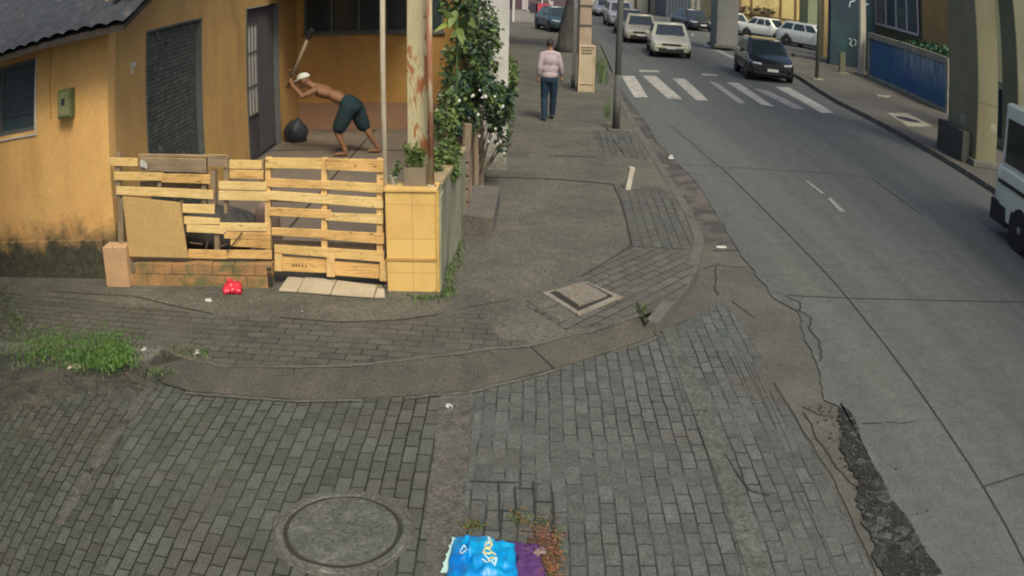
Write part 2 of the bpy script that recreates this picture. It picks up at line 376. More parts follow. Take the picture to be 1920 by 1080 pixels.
def _yt():
    t = M_ytile; v = t.coord(); n1 = t.noise(v, 2.5, 5); n2 = t.noise(v, 40, 3)
    sep = t.n('ShaderNodeSeparateXYZ'); t.l(v, sep.inputs[0])
    cx = t.n('ShaderNodeCombineXYZ'); t.l(sep.outputs[0], cx.inputs[0]); t.l(sep.outputs[2], cx.inputs[1])
    br = t.n('ShaderNodeTexBrick', Scale=1.0, Mortar__Size=0.004, Mortar__Smooth=0.3, Bias=0.0, Brick__Width=0.268, Row__Height=0.36, _offset=0.0)
    mp = t.n('ShaderNodeMapping'); mp.inputs['Location'].default_value = (1.0*0.268*5-0.07, 0.02, 0); t.l(cx.outputs[0], mp.inputs[0]); t.l(mp.outputs[0], br.inputs['Vector'])
    br.inputs['Color1'].default_value = (0.76, 0.52, 0.18, 1); br.inputs['Color2'].default_value = (0.72, 0.47, 0.16, 1); br.inputs['Mortar'].default_value = (0.48, 0.31, 0.12, 1)
    col = t.mix(t.ramp(n1.outputs[0], [(0.45, (0, 0, 0)), (0.75, (0.6,)*3)]), br.outputs[0], (0.50, 0.29, 0.10))
    nb = t.bump(br.outputs[1], -0.3, 0.003)
    return t.done(col, 0.45, nb, spec=0.4)
M_ytile = _yt()
M_ply = rough_mat('plywood_ochre', (0.62, 0.43, 0.175), (0.56, 0.375, 0.15), 1.2, 30, bump=0.08, rough=0.6)
WOOD = [wood_mat('pine_board', (0.78, 0.55, 0.22), (0.50, 0.31, 0.10)), wood_mat('pine_board_pale', (0.80, 0.60, 0.27), (0.58, 0.39, 0.14)), wood_mat('pine_board_warm', (0.74, 0.47, 0.18), (0.42, 0.24, 0.08))]
WOODG = wood_mat('weathered_board', (0.30, 0.23, 0.15), (0.14, 0.11, 0.08))
WOODV = wood_mat('pine_block', (0.74, 0.51, 0.22), (0.48, 0.30, 0.12), 'Z')
WOODOLD = wood_mat('old_post_wood', (0.26, 0.20, 0.14), (0.11, 0.085, 0.06), 'Z')
M_dark = plain('dark_void', (0.02, 0.02, 0.02), 0.9)
M_glassdark = plain('window_glass_dark', (0.03, 0.045, 0.05), 0.15, spec=0.6)
M_glassblue = plain('window_glass_bluish', (0.06, 0.09, 0.10), 0.2, spec=0.6)
M_frame = plain('window_frame_dark', (0.11, 0.12, 0.12), 0.5)
M_winwhite = plain('window_reveal_white', (0.55, 0.53, 0.48), 0.7)
M_iron = plain('grey_iron', (0.12, 0.13, 0.13), 0.5, metal=0.3)
M_ironw = plain('white_iron_bars', (0.58, 0.56, 0.50), 0.55)
M_door = rough_mat('door_dark_grey', (0.10, 0.09, 0.10), (0.07, 0.065, 0.075), 3, 40, vscale=(1, 1, 0.2))
M_greenbox = rough_mat('meter_box_green', (0.17, 0.20, 0.09), (0.10, 0.13, 0.06), 4, 40, bump=0.1)
M_rustpost = rough_mat('post_cream_rust', (0.54, 0.50, 0.31), (0.46, 0.41, 0.25), 3, 40, stain=(0.32, 0.13, 0.05), stain_scale=3.0, stain_lo=0.53, stain_hi=0.57, vscale=(2.2, 2.2, 0.6))
M_creampole = rough_mat('pole_cream', (0.46, 0.42, 0.32), (0.36, 0.32, 0.24), 4, 40, stain=(0.28, 0.12, 0.06), stain_scale=3, stain_lo=0.6, stain_hi=0.66, vscale=(2, 2, 0.5))
M_redpole = rough_mat('pole_red_rust', (0.40, 0.19, 0.11), (0.30, 0.13, 0.08), 4, 40, stain=(0.44, 0.40, 0.27), stain_scale=2.4, stain_lo=0.47, stain_hi=0.55, vscale=(2, 2, 0.4))
M_brickc = rough_mat('hollow_brick_clay', (0.50, 0.27, 0.11), (0.30, 0.19, 0.09), 4, 30, stain=(0.16, 0.15, 0.065), stain_scale=2.6, stain_lo=0.48, stain_hi=0.60, bump=.6)
M_mortar = rough_mat('brick_mortar', (0.24, 0.20, 0.12), (0.16, 0.14, 0.09), 6, 40)
M_blockc = rough_mat('plinth_terracotta', (0.62, 0.40, 0.21), (0.54, 0.34, 0.19), 4, 40, stain=(0.26, 0.10, 0.06), stain_scale=5, stain_lo=0.6, stain_hi=0.7)
M_creamtile = rough_mat('cream_floor_tile', (0.52, 0.46, 0.33), (0.42, 0.36, 0.25), 3, 40, rough=0.5, bump=0.05)
M_litter = plain('litter_white', (0.55, 0.55, 0.50), 0.7)
M_leafA = plain('leaf_green', (0.060, 0.105, 0.042), 0.55, spec=0.35, var=0.35, scale=5)
M_leafB = plain('leaf_green_bluish', (0.035, 0.070, 0.045), 0.55, spec=0.35, var=0.3, scale=5)
M_leafC = plain('leaf_green_light', (0.12, 0.18, 0.05), 0.55, spec=0.35, var=0.3, scale=5)
M_leafD = plain('leaf_dry', (0.22, 0.12, 0.05), 0.7, var=0.4, scale=9)
M_grass = plain('grass_blade', (0.055, 0.15, 0.02), 0.6, var=0.35, scale=6)
M_stem = plain('bark_stem', (0.12, 0.09, 0.06), 0.85)
M_bark = rough_mat('tree_bark', (0.095, 0.09, 0.085), (0.05, 0.048, 0.046), 6, 40, bump=0.8, vscale=(1, 1, 0.3), bdist=0.03)
M_petal = plain('petal_white', (0.80, 0.80, 0.74), 0.6)
M_tyre = plain('tyre_rubber', (0.02, 0.02, 0.02), 0.8)
M_rim = plain('wheel_rim', (0.42, 0.43, 0.44), 0.35, metal=0.7)
M_black = plain('black_plastic', (0.018, 0.018, 0.02), 0.5)
M_cglass = plain('car_glass', (0.018, 0.03, 0.035), 0.08, spec=0.8)
M_lamp = plain('headlight_glass', (0.62, 0.64, 0.62), 0.15, spec=0.8)
M_plate = plain('number_plate', (0.62, 0.62, 0.60), 0.5)
M_chrome = plain('chrome', (0.6, 0.6, 0.6), 0.2, metal=0.9)
M_skin = plain('skin_brown', (0.33, 0.17, 0.10), 0.6, var=0.06)

# ------------------------------------------------------------------ ground, street, kerbs
g = MB().sheet([(-250, -200, -0.05), (250, -200, -0.05), (250, 320, -0.05), (-250, 320, -0.05)])
tag(g.build('ground', M_ground), kind='structure')

def jag(pts, amp, step=0.12, seed=3, closed=False):
    rnd = random.Random(seed); out = []
    for i in range(len(pts)-1):
        a, b = Vector(pts[i][:2]), Vector(pts[i+1][:2]); L = (b-a).length; n = max(1, int(L/step)); nr = Vector((-(b-a).y, (b-a).x)).normalized()
        for k in range(n):
            p = a.lerp(b, k/n)
            w = amp*(mnoise.noise(Vector((p.x*3, p.y*3, seed)))*1.3+rnd.uniform(-.35, .35))
            out.append(p+nr*w)
    out.append(Vector(pts[-1][:2])); return out
# outer kerb line of the corner (street side), west to east then north
ramp_out = [gz(*p) for p in ((350, 735), (460, 745), (560, 752), (680, 750), (760, 745), (880, 735), (1050, 690), (1150, 660), (1232, 632))]
ramp_in = [gz(*p, 0.14) for p in ((345, 672), (430, 690), (600, 690), (700, 685), (850, 665), (1000, 648), (1100, 625), (1150, 610), (1200, 592))]
kerb_out = [gz(*p) for p in ((1232, 632), (1262, 592), (1288, 560), (1310, 520), (1319, 470))] + [Vector((2.49, 11.2, 0)), Vector((2.53, 12.6, 0)), Vector((2.57, 14.5, 0)), Vector((2.6, 16.3, 0)), Vector((2.68, 19, 0)), Vector((2.85, 23.7, 0)), Vector((3.25, 30.5, 0)), Vector((3.84, 39.7, 0)), Vector((4.3, 48, 0)), Vector((4.6, 62, 0)), Vector((4.8, 90, 0))]
west_edge = [Vector((-16, 7.1, 0)), Vector((-7.0, 6.62, 0)), Vector((-5.3, 6.15, 0)), Vector((-3.75, 6.30, 0)), Vector((-3.2, 6.30, 0)), Vector((-2.95, 6.10, 0))]
# street of concrete pavers
st = MB()
edge_all = west_edge + ramp_out + kerb_out[1:4]
st.sheet([(p.x, p.y+0.25, 0.0) for p in edge_all] + [(2.31, 8.4, 0), (2.31, -12, 0), (-16, -12, 0)])
tag(st.build('street_pavers', M_pav_street), kind='structure')
s2 = MB(); s2.sheet([(1.56, 7.5, 0.004), (2.31, 8.4, 0.004), (2.31, -6, 0.004), (1.56, -6, 0.004)])
s2.sheet([(1.56, 7.5, 0.0041), (1.55, -6, 0.0041), (-0.28, -6, 0.0041), (-0.28, 6.15, 0.0041), (0.43, 6.65, 0.0041), (0.94, 7.0, 0.0041), (1.40, 7.40, 0.0041)])
tag(s2.build('street_pavers_east', M_pav_street_r), kind='structure')
s3 = MB(); s3.sheet([(-16, 7.0, 0.004), (-7, 6.6, 0.004), (-5.3, 6.2, 0.004), (-4.3, 6.1, 0.004), (-3.35, 6.25, 0.004), (-2.55, 3.6, 0.004), (-2.15, 1.0, 0.004), (-2.15, -6, 0.004), (-16, -6, 0.004)])
tag(s3.build('street_pavers_west', M_pav_street_l), kind='structure')
s4 = MB()
L = jag([(-0.57, 6.12), (-0.53, 4.8), (-0.47, 3.6), (-0.47, -4)], 0.008, 0.1, 5); Rr = jag([(-0.29, -4), (-0.28, 3.6), (-0.28, 4.8), (-0.30, 6.14)], 0.008, 0.1, 6)
s4.sheet([(p.x, p.y, 0.009) for p in L]+[(p.x, p.y, 0.009) for p in Rr])
tag(s4.build('rubble_strip', M_strip), kind='structure')
s5 = MB()
for seg in (((1.46, 7.55), (1.60, 7.58), (1.62, 5.9), (1.47, 5.9)), ((1.47, 5.88), (1.62, 5.88), (1.60, 4.3), (1.46, 4.3)), ((1.455, 4.28), (1.605, 4.28), (1.59, 2.0), (1.44, 2.0))):
    s5.sheet([(a, b, 0.010) for a, b in seg])
tag(s5.build('pavement_strip', M_strip2), kind='structure')
s5 = MB()
for (q0, q1) in (((288, 722), (238, 790)), ((232, 798), (175, 880)), ((168, 890), (112, 985))):
    x0, y0, _ = gz(*q0); x1, y1, _ = gz(*q1)
    a = jag([(x0-.045, y0), (x1-.045, y1)], .015, .06, 3); b = jag([(x1+.045, y1), (x0+.045, y0)], .015, .06, 4)
    s5.sheet([(p.x, p.y, .009) for p in a+b])
tag(s5.build('rubble_strip_west', M_strip), kind='structure')
# road (asphalt over concrete slabs) with its broken left edge
edge = [(2.80, -8), (2.76, 2), (2.75, 3.66), (2.71, 4.3), (2.72, 5.27), (2.80, 5.85), (2.66, 6.05), (2.80, 6.7), (2.92, 7.5), (3.02, 8.05), (2.86, 8.42), (2.86, 9.3), (2.86, 10.28), (2.92, 11.3), (2.98, 12.38), (3.05, 13.5), (2.95, 15.39)]
el = jag(edge, 0.035, 0.07, 11)
far = [(2.9, 17), (3.0, 19), (3.05, 23.7), (3.4, 30.5), (3.95, 39.7), (4.35, 48), (4.7, 62), (4.9, 90)]
kr = [(30, 90), (26, 72), (22, 60), (13.6, 60), (12.6, 52), (12.0, 47), (11.7, 43), (11.1, 35.9), (10.75, 31.3), (10.3, 28), (10.0, 25), (9.98, 19), (10.05, 10), (10.1, -8)]
rd = MB(); rd.sheet([(p[0], p[1], 0.018) for p in list(el)+far+kr])
def strip(mb, pts, w, z, mi=0, seed=1, amp=0.004, step=0.1):
    P = jag(pts, amp, step, seed) if amp > 0 else [Vector(p[:2]) for p in pts]
    for i in range(len(P)-1):
        a, b = P[i], P[i+1]; d = (b-a)
        if d.length < 1e-6: continue
        nr = Vector((-d.y, d.x)).normalized()*w/2
        mb.add([(a.x-nr.x, a.y-nr.y, z), (b.x-nr.x, b.y-nr.y, z), (b.x+nr.x, b.y+nr.y, z), (a.x+nr.x, a.y+nr.y, z)], [(3, 2, 1, 0)] if (d.x*nr.y-d.y*nr.x) < 0 else [(0, 1, 2, 3)], mi)
strip(rd, [(3.66, -6), (3.68, 5.44), (3.78, 9.0), (3.74, 14.9)], 0.022, 0.0215, 1, 2)
strip(rd, [(3.70, 14.9), (3.55, 19.0)], 0.02, 0.0215, 1, 4)
strip(rd, [(3.02, 8.48), (3.8, 8.42), (6.0, 8.40), (9.9, 8.40)], 0.02, 0.0220, 1, 3)
strip(rd, [(3.05, 15.0), (3.75, 14.85), (6.2, 14.8), (6.75, 14.75)], 0.022, 0.0220, 1, 5)
strip(rd, [(6.75, 14.75), (6.7, 12.2)], 0.022, 0.0215, 1, 6)
strip(rd, [(3.66, 4.45), (4.3, 4.5), (7, 4.48)], 0.018, 0.0220, 1, 7)
strip(rd, [(3.0, 8.46), (3.12, 8.25), (3.05, 8.05), (3.12, 7.85), (3.02, 7.6), (3.0, 7.2), (2.86, 6.8)], 0.018, 0.0222, 1, 8, 0.03, 0.06)
strip(rd, [(3.4, 5.6), (3.25, 5.58), (3.1, 5.62)], 0.012, 0.0222, 1, 9, 0.02, 0.05)
strip(rd, [(2.86, 5.6), (3.0, 5.61), (3.05, 5.6)], 0.016, 0.0222, 1, 19, 0.02, 0.05)
rdo = rd.build('road', [M_road, M_joint]); tag(rdo, kind='structure')
# paint
pt = MB(); ptw = MB()
cw = [((1165, 142), (1190, 142), (1215, 182), (1190, 182)), ((1205, 142), (1230, 142), (1280, 186), (1252, 184)), ((1260, 146), (1286, 148), (1328, 188), (1306, 188)),
      ((1362, 154), (1386, 156), (1452, 200), (1428, 196)), ((1410, 165), (1440, 170), (1512, 206), (1488, 204)), ((1453, 163), (1480, 164), (1564, 212), (1540, 212))]
for i, q in enumerate(cw):
    qq = [gz(*p, 0.026) for p in q]
    (pt if i != 4 else ptw).sheet(qq)
qq = [gz(*p, 0.026) for p in ((1328, 152), (1346, 156), (1398, 193), (1385, 194))]; ptw.sheet(qq)
for q in (((1198, 131), (1234, 132), (1238, 135), (1200, 134)), ((1316, 138), (1346, 140), (1346, 142.5), (1317, 141))):
    pt.sheet([gz(*p, 0.026) for p in q])
for q in (((1508, 338), (1516, 340), (1545, 362), (1540, 363)), ((1552, 372), (1558, 371), (1585, 397), (1574, 397)), ((1316, 84), (1326, 83), (1400, 118), (1392, 119))):
    ptw.sheet([gz(*p, 0.026) for p in q])
sc_ = MB()
for (q0, q1) in (((1222, 660), (1240, 730)), ((1262, 690), (1300, 800)), ((1375, 660), (1440, 820)), ((1395, 665), (1455, 800)), ((1410, 680), (1490, 860)), ((1330, 770), (1350, 840)), ((1500, 930), (1540, 1010)), ((880, 800), (882, 870)), ((905, 790), (907, 860)), ((925, 800), (926, 850)), ((1520, 960), (1560, 1060))):
    strip(sc_, [gz(*q0)[:2], gz(*q1)[:2]], .006, .0118, 0, 3, .002)
tag(sc_.build('scratched_pavement', M_kerb), kind='structure')
tag(pt.build('road_paint', M_paint), kind='structure'); tag(ptw.build('road_paint_worn', M_paintw), kind='structure')
# gutter band and broken patch
gb = MB(); gb.sheet([(2.30, -8, 0.006), (3.1, -8, 0.006), (3.15, 8, 0.006), (3.15, 15.3, 0.006), (2.5, 15.5, 0.006), (2.35, 11, 0.006), (2.25, 9.6, 0.006), (1.4, 8.0, 0.006), (1.52, 7.55, 0.006), (2.0, 8.0, 0.006), (2.2, 8.25, 0.006), (2.31, 7.9, 0.006)])
gbo = gb.build('road_gutter', M_gutter); tag(gbo, kind='structure')
gr = MB(); a = jag([(2.52, 19), (2.5, 15), (2.5, 12.2), (2.46, 11), (2.5, 10.3)], 0.05, 0.15, 21); b = jag([(3.1, 10.3), (3.1, 12.4), (3.15, 15.4), (3.2, 19)], 0.03, .15, 22)
gr.sheet([(p.x, p.y, 0.010) for p in a+b]); a = jag([(3.3, 30), (3.2, 24), (2.7, 19)], 0.02, .3, 2); gr.sheet([(2.6, 19, 0.0101), (3.2, 19, 0.0101), (3.2, 23.7, 0.0101), (3.5, 30, 0.0101), (3.1, 30, 0.0101), (2.7, 23.7, 0.0101)])
tag(gr.build('road_gutter_red', M_gutterred), kind='structure')
gj = MB()
strip(gj, [(2.31, -6), (2.32, 3.7), (2.34, 4.9), (2.31, 5.7), (2.29, 6.4)], 0.007, 0.014, 0, 31, 0.012)
strip(gj, [(2.43, 5.85), (2.40, 5.5), (2.42, 5.1), (2.52, 4.6), (2.5, 4.2)], 0.010, 0.0145, 0, 32, 0.03, .06)
strip(gj, [(2.42, 5.95), (2.52, 5.82), (2.62, 5.78)], 0.010, 0.0146, 0, 33, 0.03, .05)
strip(gj, [(1.60, 5.25), (1.63, 4.95), (1.68, 4.75), (1.80, 4.68)], 0.009, 0.0146, 0, 34, 0.02, .05)
strip(gj, [(2.5, 10.0), (2.9, 10.05)], 0.02, 0.0146, 0, 35, 0.02, .06)
strip(gj, [(2.25, 9.3), (2.45, 9.45), (2.8, 9.4)], 0.012, 0.0147, 0, 36, 0.03, .06)
strip(gj, [(2.22, 8.45), (2.36, 9.1), (2.42, 9.4)], 0.014, 0.0147, 0, 37, 0.03, .06)
strip(gj, [(2.35, 8.3), (2.5, 7.85)], 0.010, 0.0147, 0, 38, 0.02, .06)
for (q0, q1, q2) in (((880, 905), (965, 908), (965, 908)), ((965, 915), (968, 975), (970, 990)), ((968, 918), (1000, 920), (1000, 920)), ((1000, 905), (1002, 960), (1004, 985)), ((1003, 943), (1035, 945), (1035, 945)), ((935, 905), (937, 965), (938, 1000)), ((1036, 925), (1038, 980), (1040, 1000)), ((938, 960), (968, 962), (968, 962))):
    strip(gj, [gz(*q)[:2] for q in ((q0, q1) if q1 == q2 else (q0, q1, q2))], .014, .0125, 0, 71, .004, .05)
tag(gj.build('cracked_road', M_joint), kind='structure')
pm = MB(); a = jag([(2.80, 5.98), (2.76, 5.85), (2.66, 5.65), (2.58, 5.4), (2.54, 4.9), (2.47, 4.4), (2.40, 4.0), (2.38, 3.5)], 0.06, 0.05, 41); b = jag([(2.83, 3.5), (2.79, 4.0), (2.75, 4.6), (2.77, 5.3), (2.83, 5.85), (2.78, 5.98)], 0.02, 0.05, 42)
pm.sheet([(p.x, p.y, 0.0195) for p in a+b]); tag(pm.build('road_patch', M_patch), kind='structure')
# loose asphalt crumbs in the patch (uncountable)
cr = MB(); rnd = random.Random(9)
for k in range(420):
    y = rnd.uniform(3.4, 6.0) if k < 330 else rnd.uniform(3.4, 16); x = 2.62+rnd.gauss(0, 0.08) if k < 330 else rnd.uniform(2.45, 3.0)
    s = rnd.uniform(0.002, 0.009); M = Matrix.Translation((x, y, 0.024)) @ Matrix.Rotation(rnd.uniform(0, 6), 4, 'Z') @ Matrix.Rotation(rnd.uniform(-.6, .6), 4, 'X')
    cr.box(-s, s, -s*.8, s*.8, -s*.3, s*.6, rnd.choice([0, 0, 1]), M)
tag(cr.build('gravel', [M_patch, M_gutter]), 'loose asphalt crumbs along the broken road edge', kind='stuff')

# ------------------------------------------------------------------ sidewalk
SW = 0.14
def lift(ps, z): return [(p[0], p[1], z) for p in ps]
def offset(ps, d):
    out = []
    for i, p in enumerate(ps):
        a = ps[max(i-1, 0)]; b = ps[min(i+1, len(ps)-1)]; t = Vector((b[0]-a[0], b[1]-a[1])).normalized(); out.append(Vector((p[0]-t.y*d, p[1]+t.x*d, 0)))
    return out
west_in = [Vector((-16, 7.28, 0)), Vector((-7.0, 6.8, 0)), Vector((-5.3, 6.33, 0)), Vector((-3.75, 6.48, 0)), Vector((-3.15, 6.5, 0))]
kerb_in = offset(kerb_out, 0.13)
sw = MB(); outl = west_in+ramp_in+kerb_in[1:]
sw.prism([(p.x, p.y) for p in outl]+[(-0.5, 90), (-0.5, 17), (-16, 17)], -0.04, SW)
tag(sw.build('sidewalk', M_smooth), kind='structure')
# ramp band
rb = MB(); n = len(ramp_out)
ro = lift(ramp_out, 0.020); ri = lift(ramp_in, SW-0.004)
for i in range(n-1): rb.add([ro[i], ro[i+1], ri[i+1], ri[i]], [(0, 1, 2, 3)])
rb.add([ro[0], ri[0], (ri[0][0]-.28, ri[0][1]-.12, 0.1), (ro[0][0]-.3, ro[0][1]+.12, 0.012)], [(0, 1, 2, 3)])
for i in range(n-1):  # thin lip towards the street
    rb.add([(ro[i][0], ro[i][1], -0.02), (ro[i+1][0], ro[i+1][1], -0.02), ro[i+1], ro[i]], [(0, 1, 2, 3)])
rbo = rb.build('sidewalk_ramp', M_rampc); tag(rbo, kind='structure')
# pale mortar lines along the ramp foot and top, and its transverse joints
ml = MB()
for k in range(len(ramp_out)-1):
    if k in (3, 6): continue
    strip(ml, [(p.x, p.y-0.03) for p in ramp_out[k:k+2]], random.uniform(.03, .05), 0.0125, 0, 51+k, 0.02, 0.05)
for k in range(len(ramp_in)-1):
    if k == 0: continue
    strip(ml, [(p.x, p.y+0.02) for p in ramp_in[k:k+2]], random.uniform(.04, .07), SW+0.006, 0, 61+k, 0.022, 0.05)
tag(ml.build('edging_kerb', M_kerb), kind='structure')
mj = MB()
for (a, b) in (((995, 650), (1040, 692)), ((1200, 592), (1232, 630)), ((553, 690), (542, 738))):
    p = gz(*a, SW-.004); q = gz(*b, 0.02); k = 10
    for i in range(k):
        u0, u1 = p.lerp(q, i/k), p.lerp(q, (i+1)/k); w = 0.008
        mj.add([(u0.x-w, u0.y, u0.z+.007), (u1.x-w, u1.y, u1.z+.007), (u1.x+w, u1.y, u1.z+.007), (u0.x+w, u0.y, u0.z+.007)], [(0, 1, 2, 3)])
strip(mj, [gz(1195, 570, SW)[:2], gz(1202, 592, SW)[:2], gz(1216, 605, SW)[:2]], 0.03, SW+.012, 0, 3, .01)
# joints in the smooth concrete
def pj(pts, w, seed, z=SW+0.009, amp=.006): strip(mj, [gz(*p, SW)[:2] for p in pts], w, z, 0, seed, amp)
pj([(895, 333), (960, 334), (1050, 337), (1150, 346)], 0.03, 61); pj([(1150, 346), (1164, 380), (1176, 420), (1183, 462), (1135, 492), (1088, 520)], 0.016, 62)
pj([(525, 596), (590, 602), (640, 605), (740, 602), (825, 590)], 0.016, 63); pj([(860, 580), (960, 562)], 0.008, 64)
pj([(1040, 293), (1120, 295)], 0.03, 65, amp=.02); pj([(945, 215), (1010, 218)], 0.03, 66, amp=.02); pj([(1115, 260), (1150, 262), (1170, 290)], 0.02, 67)
pj([(100, 548), (250, 556), (400, 590)], 0.012, 68)
tag(mj.build('jointed_pavement', M_joint), kind='structure')
# pavers of the sidewalk
inner = [gz(*p, SW) for p in ((0, 548), (120, 556), (250, 572), (400, 592), (520, 597), (640, 606), (740, 602), (830, 592), (900, 585))]
ps = MB(); low = [Vector((-16, 7.34, 0)), Vector((-7, 6.86, 0)), Vector((-5.3, 6.40, 0)), Vector((-3.75, 6.54, 0)), Vector((-3.15, 6.58, 0))]+[Vector((p.x, p.y+.06, 0)) for p in ramp_in[:6]]
ps.sheet(lift(low, SW+.004)+lift([gz(935, 632, SW)]+list(reversed(inner))+[Vector((-16, 8.0, 0))], SW+.004))
tag(ps.build('sidewalk_pavers', M_pav_side), kind='structure')
pc = MB(); pc.sheet(lift([gz(*p, SW) for p in ((1088, 518), (1183, 464), (1296, 470), (1300, 500), (1286, 540), (1255, 578), (1215, 588), (1150, 606), (1060, 618), (985, 572))], SW+.0045))
tag(pc.build('sidewalk_corner', M_pav_corner), kind='structure')
pr = MB(); pr.sheet(lift([gz(*p, SW) for p in ((1155, 350), (1178, 418), (1184, 463), (1296, 468), (1285, 420), (1262, 382), (1240, 350))], SW+.005))
pr.sheet(lift([gz(*p, SW) for p in ((1112, 246), (1128, 290), (1215, 300), (1200, 275), (1180, 246))], SW+.005))
tag(pr.build('kerbside_sidewalk', M_pav_right), kind='structure')
# kerb stones east side
kb = MB()
for i in range(len(kerb_out)-1):
    a, b = kerb_out[i], kerb_out[i+1]; c, d = kerb_in[i], kerb_in[i+1]
    n = max(1, int((b-a).length/0.9))
    for k in range(n):
        t0, t1 = k/n+0.004, (k+1)/n-0.004; z = SW+0.008+random.uniform(-.006, .004)
        p0, p1, q0, q1 = a.lerp(b, t0), a.lerp(b, t1), c.lerp(d, t0), c.lerp(d, t1)
        kb.hexa([(p0.x, p0.y, -.03), (p1.x, p1.y, -.03), (q1.x, q1.y, -.03), (q0.x, q0.y, -.03), (p0.x+.0, p0.y, z), (p1.x, p1.y, z), (q1.x, q1.y, z), (q0.x, q0.y, z)])
for i in range(len(west_edge)-1):
    a, b = west_edge[i], west_edge[i+1]; c, d = west_in[min(i, 4)], west_in[min(i+1, 4)]
    if (d-c).length < .01: continue
    kb.hexa([(a.x, a.y, -.03), (b.x, b.y, -.03), (d.x, d.y, -.03), (c.x, c.y, -.03), (a.x, a.y, SW-.02), (b.x, b.y, SW-.03), (d.x, d.y, SW+.006), (c.x, c.y, SW+.006)])
tag(kb.build('kerb', M_kerb, bevel=0.012), kind='structure')
# far side of the road
fs = MB(); fk = [(10.1, -8), (10.05, 10), (9.98, 19), (10.0, 25), (10.3, 28), (10.75, 31.3), (11.1, 35.9), (11.7, 43)]
fk2 = [(p[0]+.14, p[1]) for p in fk]
park = [gz(*p, SW) for p in ((1400, 86), (1460, 92), (1530, 104), (1600, 118))]
fs.prism(fk2+[(p.x, p.y) for p in park]+[(60, 34), (60, -8)], -.04, SW)
M_far = rough_mat('far_sidewalk', (0.14, 0.132, 0.11), (0.095, 0.092, 0.078), 0.8, 40, stain=(0.075, 0.075, 0.06), stain_scale=.6, grain=.85)
tag(fs.build('far_sidewalk', M_far), kind='structure')
fkb = MB()
for i in range(len(fk)-1):
    a, b = Vector((*fk[i], 0)), Vector((*fk[i+1], 0)); n = max(1, int((b-a).length/1.0))
    for k in range(n):
        p0, p1 = a.lerp(b, k/n+.003), a.lerp(b, (k+1)/n-.003)
        fkb.box(0, 0, 0, 0, 0, 0) if False else fkb.hexa([(p0.x, p0.y, -.03), (p0.x+.14, p0.y, -.03), (p1.x+.14, p1.y, -.03), (p1.x, p1.y, -.03), (p0.x, p0.y, SW+.01), (p0.x+.14, p0.y, SW+.01), (p1.x+.14, p1.y, SW+.01), (p1.x, p1.y, SW+.01)])
tag(fkb.build('far_kerb', M_kerb, bevel=.01), kind='structure')
pk = MB(); pk.sheet([(p.x, p.y, 0.012) for p in park]+[(60, 34, .012), (60, 90, .012), (11, 90, .012), (11.3, 44, .012)])
M_park = rough_mat('parking_asphalt', (0.085, 0.09, 0.088), (0.06, 0.065, 0.065), 0.5, 50)
tag(pk.build('parking_ground', M_park), kind='structure')
# drain frame lying in the far sidewalk
dr = empty('drain_cover', gz(1700, 222, SW), label='square concrete drain surround with a dark round opening on the far sidewalk', cat='drain cover')
m = MB(); q = [gz(*p, SW+.02) for p in ((1662, 212), (1700, 212), (1748, 236), (1700, 236))]; m.slab(list(reversed(q)), (0, 0, 1), .03); m.build('frame', M_conc_beam, dr)
m = MB().lathe([(0.42, 0), (0.42, 0.006), (0, 0.006)], gz(1702, 224, SW+.021)); m.build('lid', M_black, dr)
m = MB(); q = [gz(*p, SW+.012) for p in ((1640, 176), (1672, 180), (1664, 183), (1648, 181))]; m.slab(list(reversed(q)), (0, 0, 1), .02)
tag(m.build('drain_grate', M_conc_beam), 'small pale grate set in the far sidewalk below the blue metal fence', 'drain grate')

# ------------------------------------------------------------------ round manhole
mh = empty('manhole', (-1.035, 4.24, 0), label='round concrete manhole cover with a worn ring set in the street pavers', cat='manhole')
M_mh = rough_mat('manhole_concrete', (0.125, 0.13, 0.112), (0.082, 0.088, 0.076), 6, 45, stain=(0.20, 0.205, 0.19), stain_scale=7, stain_lo=.55, grain=.85)
c = (-1.035, 4.24, 0)
def wob(prof, cc, n, amp, seed):
    mb = MB()
    for (r_, z) in prof:
        for j in range(n):
            a = 2*PI*j/n; w = 1+amp*mnoise.noise(Vector((math.cos(a)*2, math.sin(a)*2, seed))) if r_ > 0 else 1
            mb.v.append((cc[0]+r_*w*math.cos(a), cc[1]+r_*w*math.sin(a), cc[2]+z))
    for i in range(len(prof)-1):
        for j in range(n):
            mb.f.append([i*n+j, i*n+(j+1) % n, (i+1)*n+(j+1) % n, (i+1)*n+j]); mb.m.append(0)
    return mb
wob([(.462, .006), (.455, .011), (.0, .0115)], c, 48, .10, 1).build('collar', M_strip, mh)
wob([(.435, .0117), (.425, .022), (.390, .024), (.38, .014)], c, 48, .03, 2).build('ring', M_mh, mh)
wob([(.385, .0128), (.0, .013)], c, 48, .0, 2).build('gap', M_joint, mh)
wob([(.352, .013), (.347, .026), (.335, .030), (.0, .031)], c, 48, .025, 3).build('lid', M_mh, mh)
